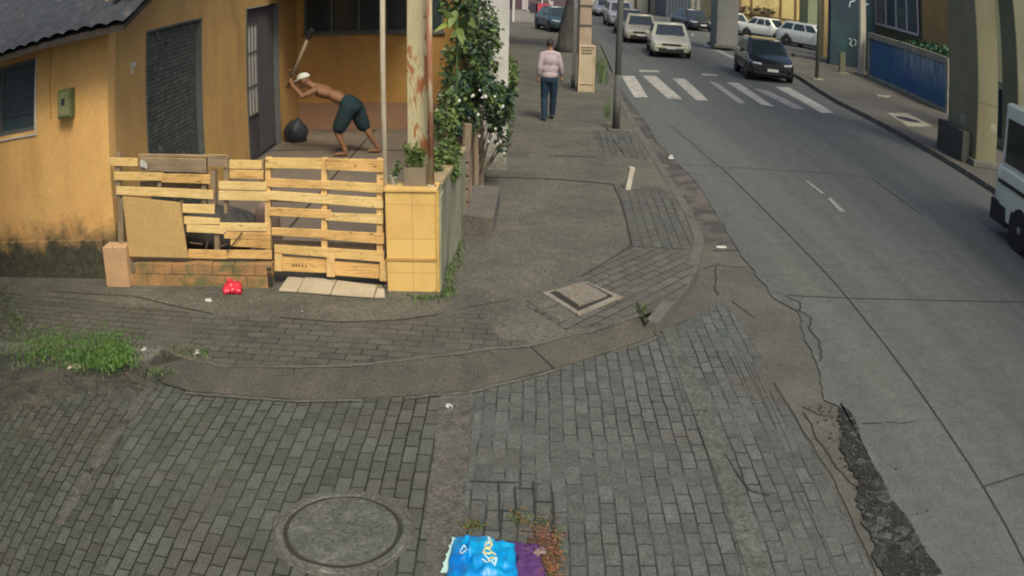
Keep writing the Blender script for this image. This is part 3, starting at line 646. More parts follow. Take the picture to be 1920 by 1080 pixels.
# square inspection cover on the corner
ic = empty('inspection_cover', gz(1090, 560, SW), label='tilted square concrete inspection cover in a broken pale frame at the corner', cat='inspection cover')
M_ic = rough_mat('inspection_concrete', (0.24, 0.215, 0.175), (0.19, 0.17, 0.14), 3, 45, grain=.85)
M_icf = rough_mat('inspection_frame', (0.30, 0.28, 0.22), (0.22, 0.2, 0.165), 3, 45, grain=.85)
m = MB(); m.slab([gz(*p, SW+.018) for p in ((1017, 548), (1084, 590), (1168, 556), (1100, 528))], (0, 0, 1), .03); m.build('frame', M_icf, ic, bevel=.004)
m = MB(); m.slab([gz(*p, SW+.021) for p in ((1030, 548), (1084, 582), (1150, 555), (1100, 530))], (0, 0, 1), .02); m.build('gap', M_joint, ic)
m = MB(); m.slab([gz(*p, SW+.045) for p in ((1040, 543), (1085, 571), (1138, 552), (1092, 527))], (0, 0, 1), .03); m.build('lid', M_ic, ic, bevel=.005)
m = MB()
for q in (((985, 560), (1012, 578), (1050, 566), (1019, 549)), ((1016, 582), (1050, 602), (1080, 592), (1052, 570))):
    m.slab([gz(*p, SW+.012) for p in q], (0, 0, 1), .02)
m.build('side_slab', M_smooth, ic, bevel=.004)

# ------------------------------------------------------------------ ochre house
house = empty('ochre_house', (-4.45, 8.3, 0), label='ochre painted house with tiled roof, barred door and walled patio', cat='house')
XW = -4.45
fw = MB(); wl = gy(0, 255, 8.3).x-0.95; wr = gy(65, 250, 8.3).x; wt, wb = 2.90, 1.965
fw.box(-16, wl, 8.3, 8.5, 0, 3.25); fw.box(wr, XW, 8.3, 8.5, 0, 3.25); fw.box(wl, wr, 8.3, 8.5, 0, wb); fw.box(wl, wr, 8.3, 8.5, wt, 3.25)
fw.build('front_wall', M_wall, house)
# stepped plinth of the front wall
MB().box(-16, -4.62, 8.235, 8.297, 0.0, 0.60).build('plinth', M_wall, house)
w = MB(); w.box(wl+.05, wr-.05, 8.40, 8.43, wb+.05, wt-.05); wo = w.build('window', M_glassblue, house)
w = MB(); w.box(wl, wr, 8.36, 8.45, wb, wb+.05); w.box(wl, wr, 8.36, 8.45, wt-.05, wt); w.box(wl, wl+.05, 8.36, 8.45, wb+.05, wt-.05); w.box(wr-.05, wr, 8.36, 8.45, wb+.05, wt-.05)
w.box(wl+.9, wl+.94, 8.37, 8.44, wb+.05, wt-.05); w.box(wl+.45, wl+.48, 8.37, 8.44, wb+.05, wt-.05)
for z in (2.2, 2.42, 2.64, 2.78): w.box(wl+.05, wr-.05, 8.375, 8.395, z, z+.015)
w.build('frame', M_frame, wo)
w = MB(); w.box(wr-.001, wr+.03, 8.285, 8.32, wb-.03, wt+.0); w.box(wl, wr+.03, 8.28, 8.32, wb-.05, wb-.031); w.build('reveal', M_winwhite, wo)
# side wall along the patio with its two doorways
D1a, D1b = 9.42, 11.45; D2a, D2b = 13.6, 15.6; DT = 2.88
sv = MB()
for (a, b) in ((8.5, D1a), (D1b, D2a), (D2b, 17.2)): sv.box(XW-.2, XW, a, b, 0, 3.6)
for (a, b) in ((D1a, D1b), (D2a, D2b)): sv.box(XW-.2, XW, a, b, DT, 3.6)
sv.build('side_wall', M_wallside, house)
# dark slatted gate in the first doorway
dk = rough_mat('gate_dark_mesh', (0.10, 0.115, 0.10), (0.055, 0.07, 0.062), 6, 30, stain=(0.24, 0.24, 0.18), stain_scale=11, stain_lo=.55, stain_hi=.66, bump=.4)
dd = MB().box(XW-.12, XW-.08, D1a+.03, D1b-.03, .16, DT-.03).build('door', dk, house)
q = MB()
for z in [0.3+.06*i for i in range(42)]: q.box(XW-.08, XW-.072, D1a+.05, D1b-.05, z, z+.045)
q.build('slats', dk, dd)
q = MB(); q.box(XW-.13, XW+.012, D1a-.0, D1a+.03, .14, DT); q.box(XW-.13, XW+.012, D1b-.03, D1b, .14, DT); q.box(XW-.13, XW+.012, D1a+.03, D1b-.03, DT-.03, DT); q.build('frame', M_frame, dd)
# second doorway: dark leaf standing open, pale barred window in it
d2 = MB().box(XW-.13, XW-.09, D2a+.03, D2b-.03, .16, DT-.03).build('door', M_door, house)
q = MB()
for i in range(14): q.box(XW-.09, XW-.075, D2a+.95+.07*i, D2a+.975+.07*i, .2, DT-.05)
q.build('slats', M_door, d2)
q = MB(); q.box(XW-.085, XW-.08, D2a+.12, D2a+.86, .95, 2.55); q.build('panel', M_winwhite, d2)
q = MB()
for i in range(5): q.box(XW-.078, XW-.06, D2a+.11+.18*i, D2a+.135+.18*i, .95, 2.55)
for z in (.95, 1.45, 2.05, 2.55): q.box(XW-.076, XW-.062, D2a+.1, D2a+.88, z, z+.03)
q.build('bars', M_frame, d2)
q = MB(); q.box(XW-.13, XW+.014, D2a, D2a+.03, .14, DT); q.box(XW-.13, XW+.014, D2b-.03, D2b, .14, DT); q.build('frame', M_frame, d2)
# back wall
bw = MB(); wx0, wx1, wz = -4.30, -1.45, 2.14
bw.box(XW, wx0, 17, 17.2, 0, 3.6); bw.box(wx1, -0.7, 17, 17.2, 0, 3.6); bw.box(wx0, wx1, 17, 17.2, 0, wz); bw.box(wx0, wx1, 17, 17.2, 3.1, 3.6)
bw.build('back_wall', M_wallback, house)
MB().box(XW+.001, -.7, 16.97, 16.997, .14, .72).build('wall_skirt', M_skirt, house)
wn_ = MB().box(wx0, wx1, 17.08, 17.1, wz, 3.1).build('window', M_glassdark, house)
q = MB()
for i in range(6): x = wx0+(wx1-wx0-.05)*i/5; q.box(x, x+.05, 17.02, 17.08, wz+.05, 3.1)
q.box(wx0, wx1, 17.02, 17.08, wz, wz+.05); q.build('frame', M_frame, wn_)
q = MB().box(wx0-.03, wx1+.03, 16.95, 17.02, wz-.04, wz-.001); q.build('sill', M_frame, wn_)
# pipe down the front wall, small fittings
MB().tube([(-5.38, 8.285, 2.98), (-5.38, 8.285, 2.62), (-5.36, 8.285, 2.1)], .012, 6).build('conduit', M_wallside, house)
q = MB().box(XW+.001, XW+.06, 8.93, 9.0, 2.48, 2.54); q.box(XW+.001, XW+.03, 8.95, 8.98, 2.40, 2.481); q.build('wall_lamp', M_ironw, house)
# tiled roof: rows of curved tiles rising away from the street
rf = MB(); nx, ny = 150, 26; x0, x1 = -16, -3.92; y0, y1 = 7.72, 13.2
def rz(x, y): 
    u = x/0.22; row = (y-y0)/0.36
    return 3.09+(y-y0)*0.36+0.035*abs(math.sin(u*PI))+0.018*(1-(row % 1))+0.012*mnoise.noise(Vector((x*2, y*2, 0)))
nx = 330
for j in range(ny*2+1):
    y = y0+(y1-y0)*(j/(ny*2))
    for i in range(nx+1):
        x = x0+(x1-x0)*i/nx; rf.v.append((x, y, rz(x, y)))
for j in range(ny*2):
    for i in range(nx):
        a = j*(nx+1)+i; rf.f.append([a, a+1, a+nx+2, a+nx+1]); rf.m.append(0)
rfo = rf.build('roof', M_tileroof, house, smooth=False)
q = MB(); q.hexa([(-16, 7.76, 3.00), (-3.96, 7.76, 3.00), (-3.96, 13.2, 4.96), (-16, 13.2, 4.96), (-16, 7.76, 3.07), (-3.96, 7.76, 3.07), (-3.96, 13.2, 5.03), (-16, 13.2, 5.03)]); q.build('eaves_board', rough_mat('eaves_dark', (0.06, 0.05, 0.045), None, 3, 40), rfo)
# open steel frame over the yard carried by the posts
pr_ = empty('steel_pergola', (-2.6, 8.3, 3.4), label='steel frame carried by the rusty posts above the yard', cat='pergola')
for (xa, xb, ya, yb) in ((-4.43, -.75, 8.28, 8.38), (-4.43, -.75, 12.5, 12.6), (-.90, -.80, 8.381, 12.499)): MB().box(xa, xb, ya, yb, 3.40, 3.485).build('beam', M_rustpost, pr_)
MB().box(-4.43, -1.6, 14.6, 16.98, 3.42, 3.46).build('canopy_sheet', M_iron, pr_)
MB().box(XW+.002, -.72, 8.6, 16.96, SW+.001, SW+.03).build('patio_floor', M_patio); tag(bpy.data.objects['patio_floor'], kind='structure')
q = MB(); q.box(XW+.01, -.75, 14.86, 14.90, SW+.031, SW+.036); q.box(-2.85, -2.82, 8.7, 16.9, SW+.031, SW+.035); tag(q.build('jointed_floor', M_joint), kind='structure')

# meter box on the front wall
mbx = empty('meter_box', (-5.05, 8.3, 2.1), label='old green electric meter box fixed on the ochre front wall', cat='meter box')
MB().box(-5.17, -4.95, 8.17, 8.298, 2.08, 2.42).build('box_body', M_greenbox, mbx, bevel=.012)
MB().box(-5.15, -4.97, 8.155, 8.168, 2.11, 2.39).build('lid', rough_mat('meter_lid', (0.24, 0.24, 0.11), (0.13, 0.17, 0.08), 4, 40, bump=.1), mbx, bevel=.006)
MB().box(-5.10, -5.04, 8.15, 8.154, 2.24, 2.32).build('window', M_glassdark, mbx)

# ------------------------------------------------------------------ posts
def post_sq(name, x0, x1, y0, y1, z0, z1, mat_, label, cat='post', group=None):
    r_ = empty(name, ((x0+x1)/2, (y0+y1)/2, z0), label=label, cat=cat, group=group)
    MB().box(x0, x1, y0, y1, z0, z1).build('shaft', mat_, r_, bevel=.008)
    MB().box(x0-.03, x1+.03, y0-.03, y1+.03, z0, z0+.012).build('base_plate', M_iron, r_)
    return r_
ps_ = post_sq('patio_post', -1.065, -.865, 8.28, 8.42, SW, 3.40, M_rustpost, 'broad cream steel post streaked with rust beside the yellow wall')
MB().box(-.863, -.858, 8.285, 8.415, SW, 3.4).build('side_flange', M_creampole, ps_)
t_ = empty('patio_pole', (-1.285, 8.2, SW), label='thin cream pole with rust marks where the pallet gate ends', cat='pole')
MB().tube([(-1.285, 8.2, SW), (-1.29, 8.2, 3.5)], .026, 10).build('shaft', M_creampole, t_, smooth=True)
MB().lathe([(.05, 0), (.05, .02), (.028, .03)], (-1.285, 8.2, SW), 12).build('foot', M_creampole, t_)
t_ = empty('rusty_pole', (-.815, 8.15, 1.22), label='thin reddish rusty pole standing on the yellow tiled wall', cat='pole')
MB().tube([(-.815, 8.15, 1.225), (-.84, 8.15, 3.5)], .028, 10).build('shaft', M_redpole, t_, smooth=True)
MB().lathe([(.05, 0), (.05, .012), (.03, .02)], (-.815, 8.15, 1.225), 12).build('foot', M_redpole, t_)

# ------------------------------------------------------------------ yellow tiled wall end and the concrete yard wall
yw = empty('yellow_tiled_wall', (-1.0, 8.05, SW), label='short garden wall faced with glossy yellow tiles beside the pallet gate', cat='wall')
MB().box(-1.27, -.765, 8.06, 8.30, SW, 1.19).build('tiled_face', M_ytile, yw)
MB().box(-1.285, -.75, 8.04, 8.32, 1.191, 1.225).build('coping', M_ytile, yw, bevel=.006)
MB().box(-1.275, -.757, 8.045, 8.059, .475, .50).build('ledge', rough_mat('tile_ledge', (0.62, 0.38, 0.12), None, 4, 40), yw)
MB().box(-.763, -.735, 8.045, 8.10, SW, 1.19).build('edge_trim', rough_mat('trim_yellow', (0.74, 0.50, 0.15), None, 4, 40), yw)
cwl = empty('concrete_yard_wall', (-.7, 9, SW), label='raw grey concrete yard wall running back from the yellow tiles', cat='wall')
m = MB(); m.hexa([(-.80, 8.32, SW), (-.735, 8.32, SW), (-.60, 10.2, SW), (-.74, 10.2, SW), (-.80, 8.32, 1.20), (-.735, 8.32, 1.20), (-.60, 10.2, 1.17), (-.74, 10.2, 1.17)])
m.hexa([(-.734, 8.06, SW), (-.715, 8.06, SW), (-.715, 8.33, SW), (-.734, 8.33, SW), (-.734, 8.06, 1.14), (-.715, 8.06, 1.14), (-.715, 8.33, 1.14), (-.734, 8.33, 1.14)])
m.build('wall_body', M_conc, cwl)
m = MB(); m.hexa([(-.90, 8.33, 1.201), (-.72, 8.33, 1.201), (-.585, 10.2, 1.171), (-.76, 10.2, 1.171), (-.90, 8.33, 1.24), (-.72, 8.33, 1.24), (-.585, 10.2, 1.21), (-.76, 10.2, 1.21)]); m.build('coping', rough_mat('coping_cream', (0.44, 0.36, 0.20), (0.33, 0.27, 0.16), 4, 40), cwl)
# broken pier and rough posts further back
for i, (px0, px1, yb, vt, Y, mt, nm, lb) in enumerate((
        (866, 884, 400, 232, 10.9, WOODOLD, 'wooden_post', 'weathered wooden fence post behind the concrete step, thickest of three'),
        (886, 897, 395, 228, 11.6, WOODOLD, 'wooden_post', 'narrow weathered post between the thick post and the flowering shrub'),
        (899, 907, 380, 236, 12.4, WOODOLD, 'wooden_post', 'slim grey post under the white flowers, closest to the paved walk'))):
    a = gy(px0, 300, Y); b = gy(px1, 300, Y); zt = gy(px0, vt, Y).z
    o = empty(nm, ((a.x+b.x)/2, Y, SW), label=lb, cat='post', group='rough posts along the yard edge')
    m = MB(); rr = (b.x-a.x)/2; xx = (a.x+b.x)/2
    m.tube([(xx, Y, SW-.02), (xx+.01, Y+.01, .6), (xx-.005, Y, 1.1), (xx+.012, Y, zt)], [rr*1.05, rr, rr*.95, rr*.9], 9)
    m.build('shaft', mt, o, smooth=False)
    MB().lathe([(rr*1.35, 0), (rr*1.2, .03), (rr*.9, .04)], (xx, Y, SW), 9).build('footing', M_conc, o)
br_ = MB(); a = gy(858, 300, 10.35); b = gy(880, 300, 10.35)
for i in range(6):
    z = SW+i*.17; dx = random.uniform(-.012, .012); br_.box(a.x+dx, b.x+dx, 10.3+dx, 10.55, z, z+.155-random.uniform(0, .01))
tag(br_.build('broken_pier', rough_mat('pier_plaster', (0.26, 0.20, 0.155), (0.17, 0.13, 0.10), 5, 40, bump=.6), bevel=.01), 'crumbling plastered pier at the end of the concrete yard wall', 'pier')
# concrete step
stp = MB(); p = [gz(*q, .40) for q in ((863, 402), (925, 408), (938, 350), (880, 347))]
stp.hexa([(q.x, q.y, SW-.01) for q in p]+[(q.x, q.y, .40) for q in p])
tag(stp.build('concrete_step', rough_mat('step_concrete', (0.165, 0.15, 0.13), (0.12, 0.11, 0.10), 3, 45, grain=.85), bevel=.012), 'solid concrete step block standing against the wall on the sidewalk', 'step')

# ------------------------------------------------------------------ pallet gate and fence
YF = 8.12
def plank(mb, x0, x1, l0, l1, r0, r1, Y=YF, th=.02, mi=0):
    """board whose left end spans rows l0-l1 at column x0 and right end r0-r1 at x1, on the fence plane"""
    a, b, c_, d = gy(x0, l1, Y), gy(x1, r1, Y), gy(x1, r0, Y), gy(x0, l0, Y)
    mb.hexa([(a.x, Y, a.z), (b.x, Y, b.z), (b.x, Y+th, b.z), (a.x, Y+th, a.z), (d.x, Y, d.z), (c_.x, Y, c_.z), (c_.x, Y+th, c_.z), (d.x, Y+th, d.z)], mi)
# large right pallet used as gate
pg = empty('pallet_gate', (-1.9, YF, .2), label='tall pale pine pallet used as gate, beside the yellow tiled wall', cat='pallet')
m = MB(); rw = random.Random(3)
B = [(497, 603, 296, 315, 297, 317), (609, 718, 297, 318, 299, 323), (500, 612, 334, 350, 340, 354), (606, 718, 338, 354, 345, 362), (502, 718, 358, 374, 372, 391), (504, 620, 389, 404, 394, 410), (610, 718, 399, 413, 403, 420), (509, 612, 427, 441, 431, 447), (604, 720, 432, 448, 438, 458), (514, 720, 459, 474, 472, 492)]
for i, b in enumerate(B): plank(m, *b, Y=YF-(.002 if i % 2 else 0), th=.022, mi=rw.choice([0, 1, 2]))
for b in ((527, 614, 481, 508, 486, 512), (626, 714, 490, 516, 496, 523)): plank(m, *b, Y=YF+.03, th=.02, mi=2)
m.build('slats', WOOD, pg, bevel=.003)
m = MB()
for (x0, x1, y0, y1) in ((497, 507, 296, 470), (602, 613, 297, 480), (706, 718, 298, 487), (514, 528, 476, 508), (612, 627, 482, 519), (712, 726, 490, 527)):
    plank(m, x0, x1, y0, y1, y0+1, y1+1, Y=YF+.0225 if y0 < 400 else YF-.004, th=.08)
m.build('stringers', WOODV, pg, bevel=.004)
m = MB()
for b in ((500, 716, 300, 312, 302, 314), (503, 716, 365, 378, 371, 384), (512, 718, 450, 463, 458, 471)): plank(m, *b, Y=YF+.105, th=.018, mi=0)
m.build('back_slats', WOODG, pg)
m = MB()
for i in range(5): p = gy(548+i*6, 497+i*.6, YF+.028); m.box(p.x, p.x+.012, YF+.026, YF+.0295, p.z-.012, p.z+.014)
m.build('stamp', plain('stamp_ink', (0.10, 0.06, 0.03), .8), pg)
# middle pallet
pmid = empty('pallet_fence', (-2.7, YF, .4), label='patched pallet with an open gap between boards and a leaning dark stick', cat='pallet')
m = MB()
B = [(430, 491, 300, 316, 301, 317), (430, 493, 319, 334, 320, 336), (410, 500, 340, 355, 342, 357), (410, 505, 358, 375, 360, 377), (412, 501, 418, 433, 419, 434), (420, 507, 435, 447, 437, 450), (432, 507, 449, 462, 450, 466), (425, 509, 469, 484, 470, 486), (345, 412, 406, 420, 410, 421), (350, 424, 421, 435, 424, 439), (342, 402, 383, 399, 384, 401), (353, 425, 468, 484, 470, 486)]
for i, b in enumerate(B): plank(m, *b, Y=YF+.01-(.004 if i % 2 else 0), th=.02, mi=rw.choice([0, 1, 1, 2]))
m.build('slats', WOOD, pmid, bevel=.003)
for (x0, x1, y0, y1) in ((420, 429, 294, 342), (487, 495, 300, 345), (420, 426, 376, 400), (402, 411, 440, 470)):
    m = MB(); plank(m, x0, x1, y0, y1, y0, y1, Y=YF+.0335, th=.05); m.build('upright', WOODG, pmid)
for q in (((448, 440), (470, 466)), ((356, 455), (380, 458)), ((392, 444), (386, 466)), ((440, 452), (414, 462))):
    a, b = gy(*q[0], 8.2), gy(*q[1], 8.2); MB().tube([a, b], .009, 6).build('cross_stick', M_stem, pmid)
# left pallet
pl_ = empty('pallet_fence', (-3.8, YF, .9), label='weathered pallet with grey upper boards against the ochre house corner', cat='pallet')
m = MB()
B = [(205, 258, 296, 311, 297, 312, 0), (262, 386, 296, 320, 298, 324, 3), (214, 306, 323, 338, 324, 339, 0), (303, 394, 326, 342, 328, 345, 2), (218, 400, 350, 365, 357, 374, 1), (260, 388, 289, 295, 291, 296, 3), (390, 424, 290, 312, 290, 314, 3)]
for i, b in enumerate(B): plank(m, *b[:6], Y=YF+.01-(.004 if i % 2 else 0), th=.02, mi=b[6])
m.build('slats', WOOD+[WOODG], pl_, bevel=.003)
for (x0, x1, y0, y1) in ((216, 226, 288, 372), (296, 303, 292, 362), (378, 387, 292, 392), (396, 404, 320, 385), (222, 232, 372, 480), (338, 344, 376, 470)):
    m = MB(); plank(m, x0, x1, y0, y1, y0, y1, Y=YF+.0335, th=.05); m.build('upright', WOODG, pl_)
m = MB(); plank(m, 263, 390, 340, 352, 343, 358, Y=YF+.1, th=.02); m.build('back_slat', WOODG, pl_)
# plywood panel leaning on it
m = MB(); q = [gy(*p, 8.07) for p in ((243, 481), (353, 484), (337, 380), (230, 369))]; m.slab(q, (0, -1, 0), .016)
tag(m.build('plywood_panel', M_ply, bevel=.003), 'plain ochre plywood sheet leaning against the grey topped pallet', 'panel')
# dark stick
a, b = gy(425, 472, 8.09), gy(454, 436, 8.09)
tag(MB().tube([a, (a+b)/2+Vector((.01, 0, .005)), b], .008, 6).build('stick', M_black), 'thin dark stick leaning diagonally across the patched pallet', 'stick')
# small rag on the pallet top
m = MB(); a = gy(266, 306, 8.105)
for j in range(4):
    dx = j*.022; m.add([(a.x-.02+dx, 8.10-.006*(j % 2), a.z+.05-abs(j-1.5)*.02), (a.x+dx, 8.10-.006*((j+1) % 2), a.z+.05-abs(j-.5)*.02), (a.x+dx, 8.10-.008*((j+1) % 2), a.z-.03-.01*j), (a.x-.02+dx, 8.10-.008*(j % 2), a.z-.035-.008*j)], [(0, 3, 2, 1)])
tag(m.build('rag', M_litter), 'crumpled white plastic rag caught on the grey topped pallet', 'rag')
# hollow-brick footing under the pallets
bf = empty('brick_footing', (-3.3, 8.1, SW), label='low footing of mossy hollow clay bricks under the pallets', cat='brick footing')
m = MB(); x = gy(242, 500, 8.1).x; xe = gy(513, 515, 8.1).x; k = 0
while x < xe-.05:
    w_ = min(.24, xe-x); m.box(x+.004, x+w_-.006, 8.06+random.uniform(0, .008), 8.2, SW-.01, .265+random.uniform(-.005, .005)); x += w_
x = gy(242, 500, 8.1).x+.1
while x < xe-.05:
    w_ = min(.24, xe-x); m.box(x+.004, x+w_-.006, 8.06+random.uniform(0, .008), 8.2, .275, .40+random.uniform(-.008, .005)); x += w_
m.build('bricks', M_brickc, bf, bevel=.006)
MB().box(gy(242, 500, 8.1).x, xe-.02, 8.072, 8.19, SW-.005, .385).build('mortar', M_mortar, bf)
m = MB()
for iz in range(4):
    for ix in range(2): m.box(xe-.055+ix*.027, xe-.037+ix*.027, 8.050, 8.062, .17+iz*.055, .205+iz*.055)
m.build('brick_holes', M_dark, bf)
# terracotta plinth block
m = MB(); a, b = gy(196, 500, 8.0), gy(239, 500, 8.0); m.box(a.x, b.x, 8.0, 8.2, SW-.01, .60); m2 = m.build('plinth_block', M_blockc, bevel=.012)
tag(m2, 'small terracotta coloured plinth block at the corner of the ochre house', 'plinth block')
# cream tiles laid as a doorstep
ts = empty('tiled_doorstep', (-1.9, 8.0, SW), label='sloping doorstep of broken cream floor tiles in front of the pallet gate', cat='doorstep')
tl = [((522, 544), (556, 546), (570, 521), (540, 518)), ((558, 546), (618, 551), (630, 524), (572, 519)), ((620, 551), (700, 557), (706, 535), (632, 525)), ((702, 557), (722, 557), (720, 541), (708, 540))]
for q in tl:
    m = MB(); zz = (.165, .165, .215, .215)
    m.slab([gz(q[i][0], q[i][1], zz[i]) for i in range(4)], (0, 0, 1), .014); m.build('tile', M_creamtile, ts, bevel=.002)
q0 = [gz(528, 544, .16), gz(722, 555, .16), gz(720, 534, .2), gz(545, 518, .2)]
MB().hexa([(p.x, p.y+.02, SW-.02) for p in q0]+[(q0[0].x+.02, q0[0].y+.02, .15), (q0[1].x-.02, q0[1].y+.02, .15), (q0[2].x-.02, q0[2].y, .199), (q0[3].x+.02, q0[3].y, .199)]).build('bed', M_mortar, ts)
# things behind the pallets (pinkish sack seen through the gap)
def blob(name, c, r, mat_, seed, sub=3, amp=.25, flat=1.0):
    bm = bmesh.new(); bmesh.ops.create_icosphere(bm, subdivisions=sub, radius=1.0)
    for v in bm.verts:
        n_ = mnoise.noise(v.co*1.6+Vector((seed, 0, 0)))*amp+mnoise.noise(v.co*5+Vector((0, seed, 0)))*amp*.4
        d = v.co*(1+n_); z = d.z
        v.co = Vector((c[0]+d.x*r[0], c[1]+d.y*r[1], max(c[2]+z*r[2], c[2]-r[2]*flat)))
    me = bpy.data.meshes.new(name); bm.to_mesh(me); bm.free(); me.materials.append(mat_)
    for p in me.polygons: p.use_smooth = True
    o = bpy.data.objects.new(name, me); C.objects.link(o); return o
tag(blob('sack', (-2.72, 8.75, .52), (.17, .15, .38), rough_mat('sack_pink', (0.34, 0.25, 0.21), None, 5, 50), 3, flat=.9), 'dusty pink sack seen through the gap in the patched pallet', 'sack')
tag(blob('refuse_pile', (-3.5, 9.3, .4), (.5, .35, .28), rough_mat('refuse_dark', (0.09, 0.085, 0.075), (0.04, 0.04, 0.04), 6, 40), 5, flat=.8), 'dark heap of rubbish behind the grey topped pallet', 'rubbish heap')

# planter on the yellow wall
pn = empty('planter', (-.99, 8.32, 1.225), label='square grey cement planter with sprouting green herbs on the yard wall', cat='planter')
M_plr = rough_mat('planter_cement', (0.26, 0.215, 0.15), (0.19, 0.155, 0.11), 5, 45)
m = MB()
z0, z1 = 1.226, 1.41
for (xa, xb, ya, yb) in ((-1.09, -.87, 8.14, 8.165), (-1.09, -.87, 8.25, 8.272), (-1.09, -1.065, 8.165, 8.25), (-.895, -.87, 8.165, 8.25)): m.box(xa, xb, ya, yb, z0, z1)
m.box(-1.065, -.895, 8.165, 8.25, z0, z0+.02); m.build('box', M_plr, pn, bevel=.004)
MB().box(-1.064, -.896, 8.166, 8.249, z1-.04, z1-.02).build('soil', M_stem, pn)

# ------------------------------------------------------------------ foliage
def leaf_cloud(mb, pts, size, rnd, nm, droop=0.3):
    for p in pts:
        s = size*rnd.uniform(.6, 1.4); a = rnd.uniform(0, 2*PI); el_ = rnd.uniform(-1.1, .7)-droop
        d = Vector((math.cos(a)*math.cos(el_), math.sin(a)*math.cos(el_), math.sin(el_)))
        sd_ = d.cross(Vector((rnd.uniform(-1, 1), rnd.uniform(-1, 1), rnd.uniform(.2, 1.4)))).normalized()*s*.36
        q = Vector(p); nrm = sd_.cross(d).normalized()*s*.12
        mb.add([q, q+d*s*.5+sd_+nrm, q+d*s, q+d*s*.5-sd_+nrm], [(0, 1, 2), (0, 2, 3)], rnd.choice(nm))
def ellip_pts(c, r, n, rnd, gap_seed=0, thr=-.15, shell=.35):
    out = []
    while len(out) < n:
        v = Vector((rnd.gauss(0, 1), rnd.gauss(0, 1), rnd.gauss(0, 1))).normalized()*(rnd.uniform(shell, 1)**.6)
        p = Vector((c[0]+v.x*r[0], c[1]+v.y*r[1], c[2]+v.z*r[2]))
        if mnoise.noise(p*3.1+Vector((gap_seed, 0, 0))) < thr: continue
        p += Vector((1, 1, 1))*0.06*mnoise.noise(p*7); out.append(p)
    return out
rnd = random.Random(21)
# flowering shrub spilling over the yard edge
fsb = empty('flowering_shrub', (-.62, 12.0, SW), label='large dark green shrub dotted with white flowers overhanging the sidewalk', cat='shrub')
m = MB(); clumps = []
for (u, v, Y, rx, ry, rz_, n) in ((890, 40, 12.6, .36, .5, .45, 900), (875, 110, 12.4, .34, .5, .42, 950), (905, 90, 13.0, .30, .5, .45, 800), (880, 175, 12.0, .40, .5, .34, 1100), (915, 190, 12.0, .34, .5, .34, 1000), (935, 215, 12.2, .18, .4, .28, 520), (870, 225, 11.4, .24, .4, .2, 500), (945, 265, 12.4, .09, .3, .18, 200), (845, 215, 11.8, .20, .4, .22, 380), (930, 30, 14.0, .16, .5, .5, 420), (860, 10, 13.0, .3, .4, .3, 500)):
    c = gy(u, v, Y); clumps.append((c, (rx, ry, rz_))); leaf_cloud(m, ellip_pts(c, (rx*1.08, ry, rz_*1.08), int(n*.75), rnd, Y, -.08), .085 if rnd.random() < .5 else .06, rnd, [0, 0, 1, 1, 1, 2] if v > 150 else [0, 1, 0, 2])
m.build('foliage', [M_leafA, M_leafB, M_leafC], fsb)
m = MB()
for (c, r_) in clumps: 
    for k in range(3):
        m.tube([(-.66+rnd.uniform(-.08, .08), 12.2+rnd.uniform(-.5, .5), SW), ((c.x-.66)/2+rnd.uniform(-.06, .06), c.y, (c.z+SW)/2), (c.x+rnd.uniform(-.1, .1), c.y, c.z)], [.022, .014, .006], 5)
m.build('stem', M_stem, fsb)
def flower(mb, p, s, rnd):
    n_ = Vector((rnd.uniform(-.6, .6), -1, rnd.uniform(.1, .8))).normalized(); a = n_.orthogonal().normalized(); b = n_.cross(a)
    for k in range(5):
        t = 2*PI*k/5; d = a*math.cos(t)+b*math.sin(t); e = a*math.cos(t+.5)+b*math.sin(t+.5); f = a*math.cos(t-.5)+b*math.sin(t-.5)
        q = Vector(p); mb.add([q+n_*.01, q+f*s*.7+n_*.004, q+d*s+n_*.012, q+e*s*.7+n_*.004], [(0, 1, 2, 3)], 0)
m = MB()
for (u, v) in ((900, 167), (886, 178), (888, 176), (911, 178), (862, 186), (920, 195), (924, 199), (940, 199), (943, 196), (860, 193), (879, 205), (897, 212), (827, 175), (832, 203), (826, 180), (930, 238), (900, 252), (917, 262), (938, 262), (934, 266), (946, 284), (947, 248), (873, 185), (905, 180), (928, 178), (925, 248), (855, 190), (880, 218), (820, 203)):
    p = gy(u, v, 11.75+rnd.uniform(-.3, .3)); p.y -= .12; m = MB(); flower(m, p, rnd.uniform(.018, .030), rnd); m.build('flower', M_petal, fsb)
# broad-leaved plant behind the posts
bl = empty('banana_plant', (-1.2, 11.0, SW), label='broad-leaved pale green plant rising behind the rusty posts', cat='plant')
m = MB()
def broad(mb, base, tip, w, droop, mi=0, n=8):
    base, tip = Vector(base), Vector(tip); d = tip-base; side = d.cross(Vector((0, -1, .2))).normalized(); ring = []
    for i in range(n+1):
        t = i/n; p = base+d*t+Vector((0, 0, -droop*t*t)); ww = w*math.sin(PI*min(1, t*.92+.06))**.7
        ring += [p-side*ww+Vector((0, 0, ww*.25)), p, p+side*ww+Vector((0, 0, ww*.25))]
    k = len(mb.v); mb.v += [tuple(p) for p in ring]
    for i in range(n):
        for j in range(2): mb.f.append([k+i*3+j, k+i*3+j+1, k+(i+1)*3+j+1, k+(i+1)*3+j]); mb.m.append(mi)
for (u0, v0, u1, v1, w_, mi) in ((860, 60, 830, 10, .05, 1), (862, 62, 845, 62, .04, 1), (862, 60, 880, 20, .06, 0), (858, 50, 868, 75, .05, 1), (856, 20, 842, 45, .05, 1), (855, 150, 820, 130, .035, 0), (850, 165, 826, 185, .035, 1), (848, 160, 836, 200, .03, 1), (850, 150, 835, 125, .03, 0), (852, 40, 815, 52, .03, 2), (866, 30, 893, 45, .05, 1)):
    broad(m, gy(u0, v0, 11.0), gy(u1, v1, 10.8), w_, .05, mi)
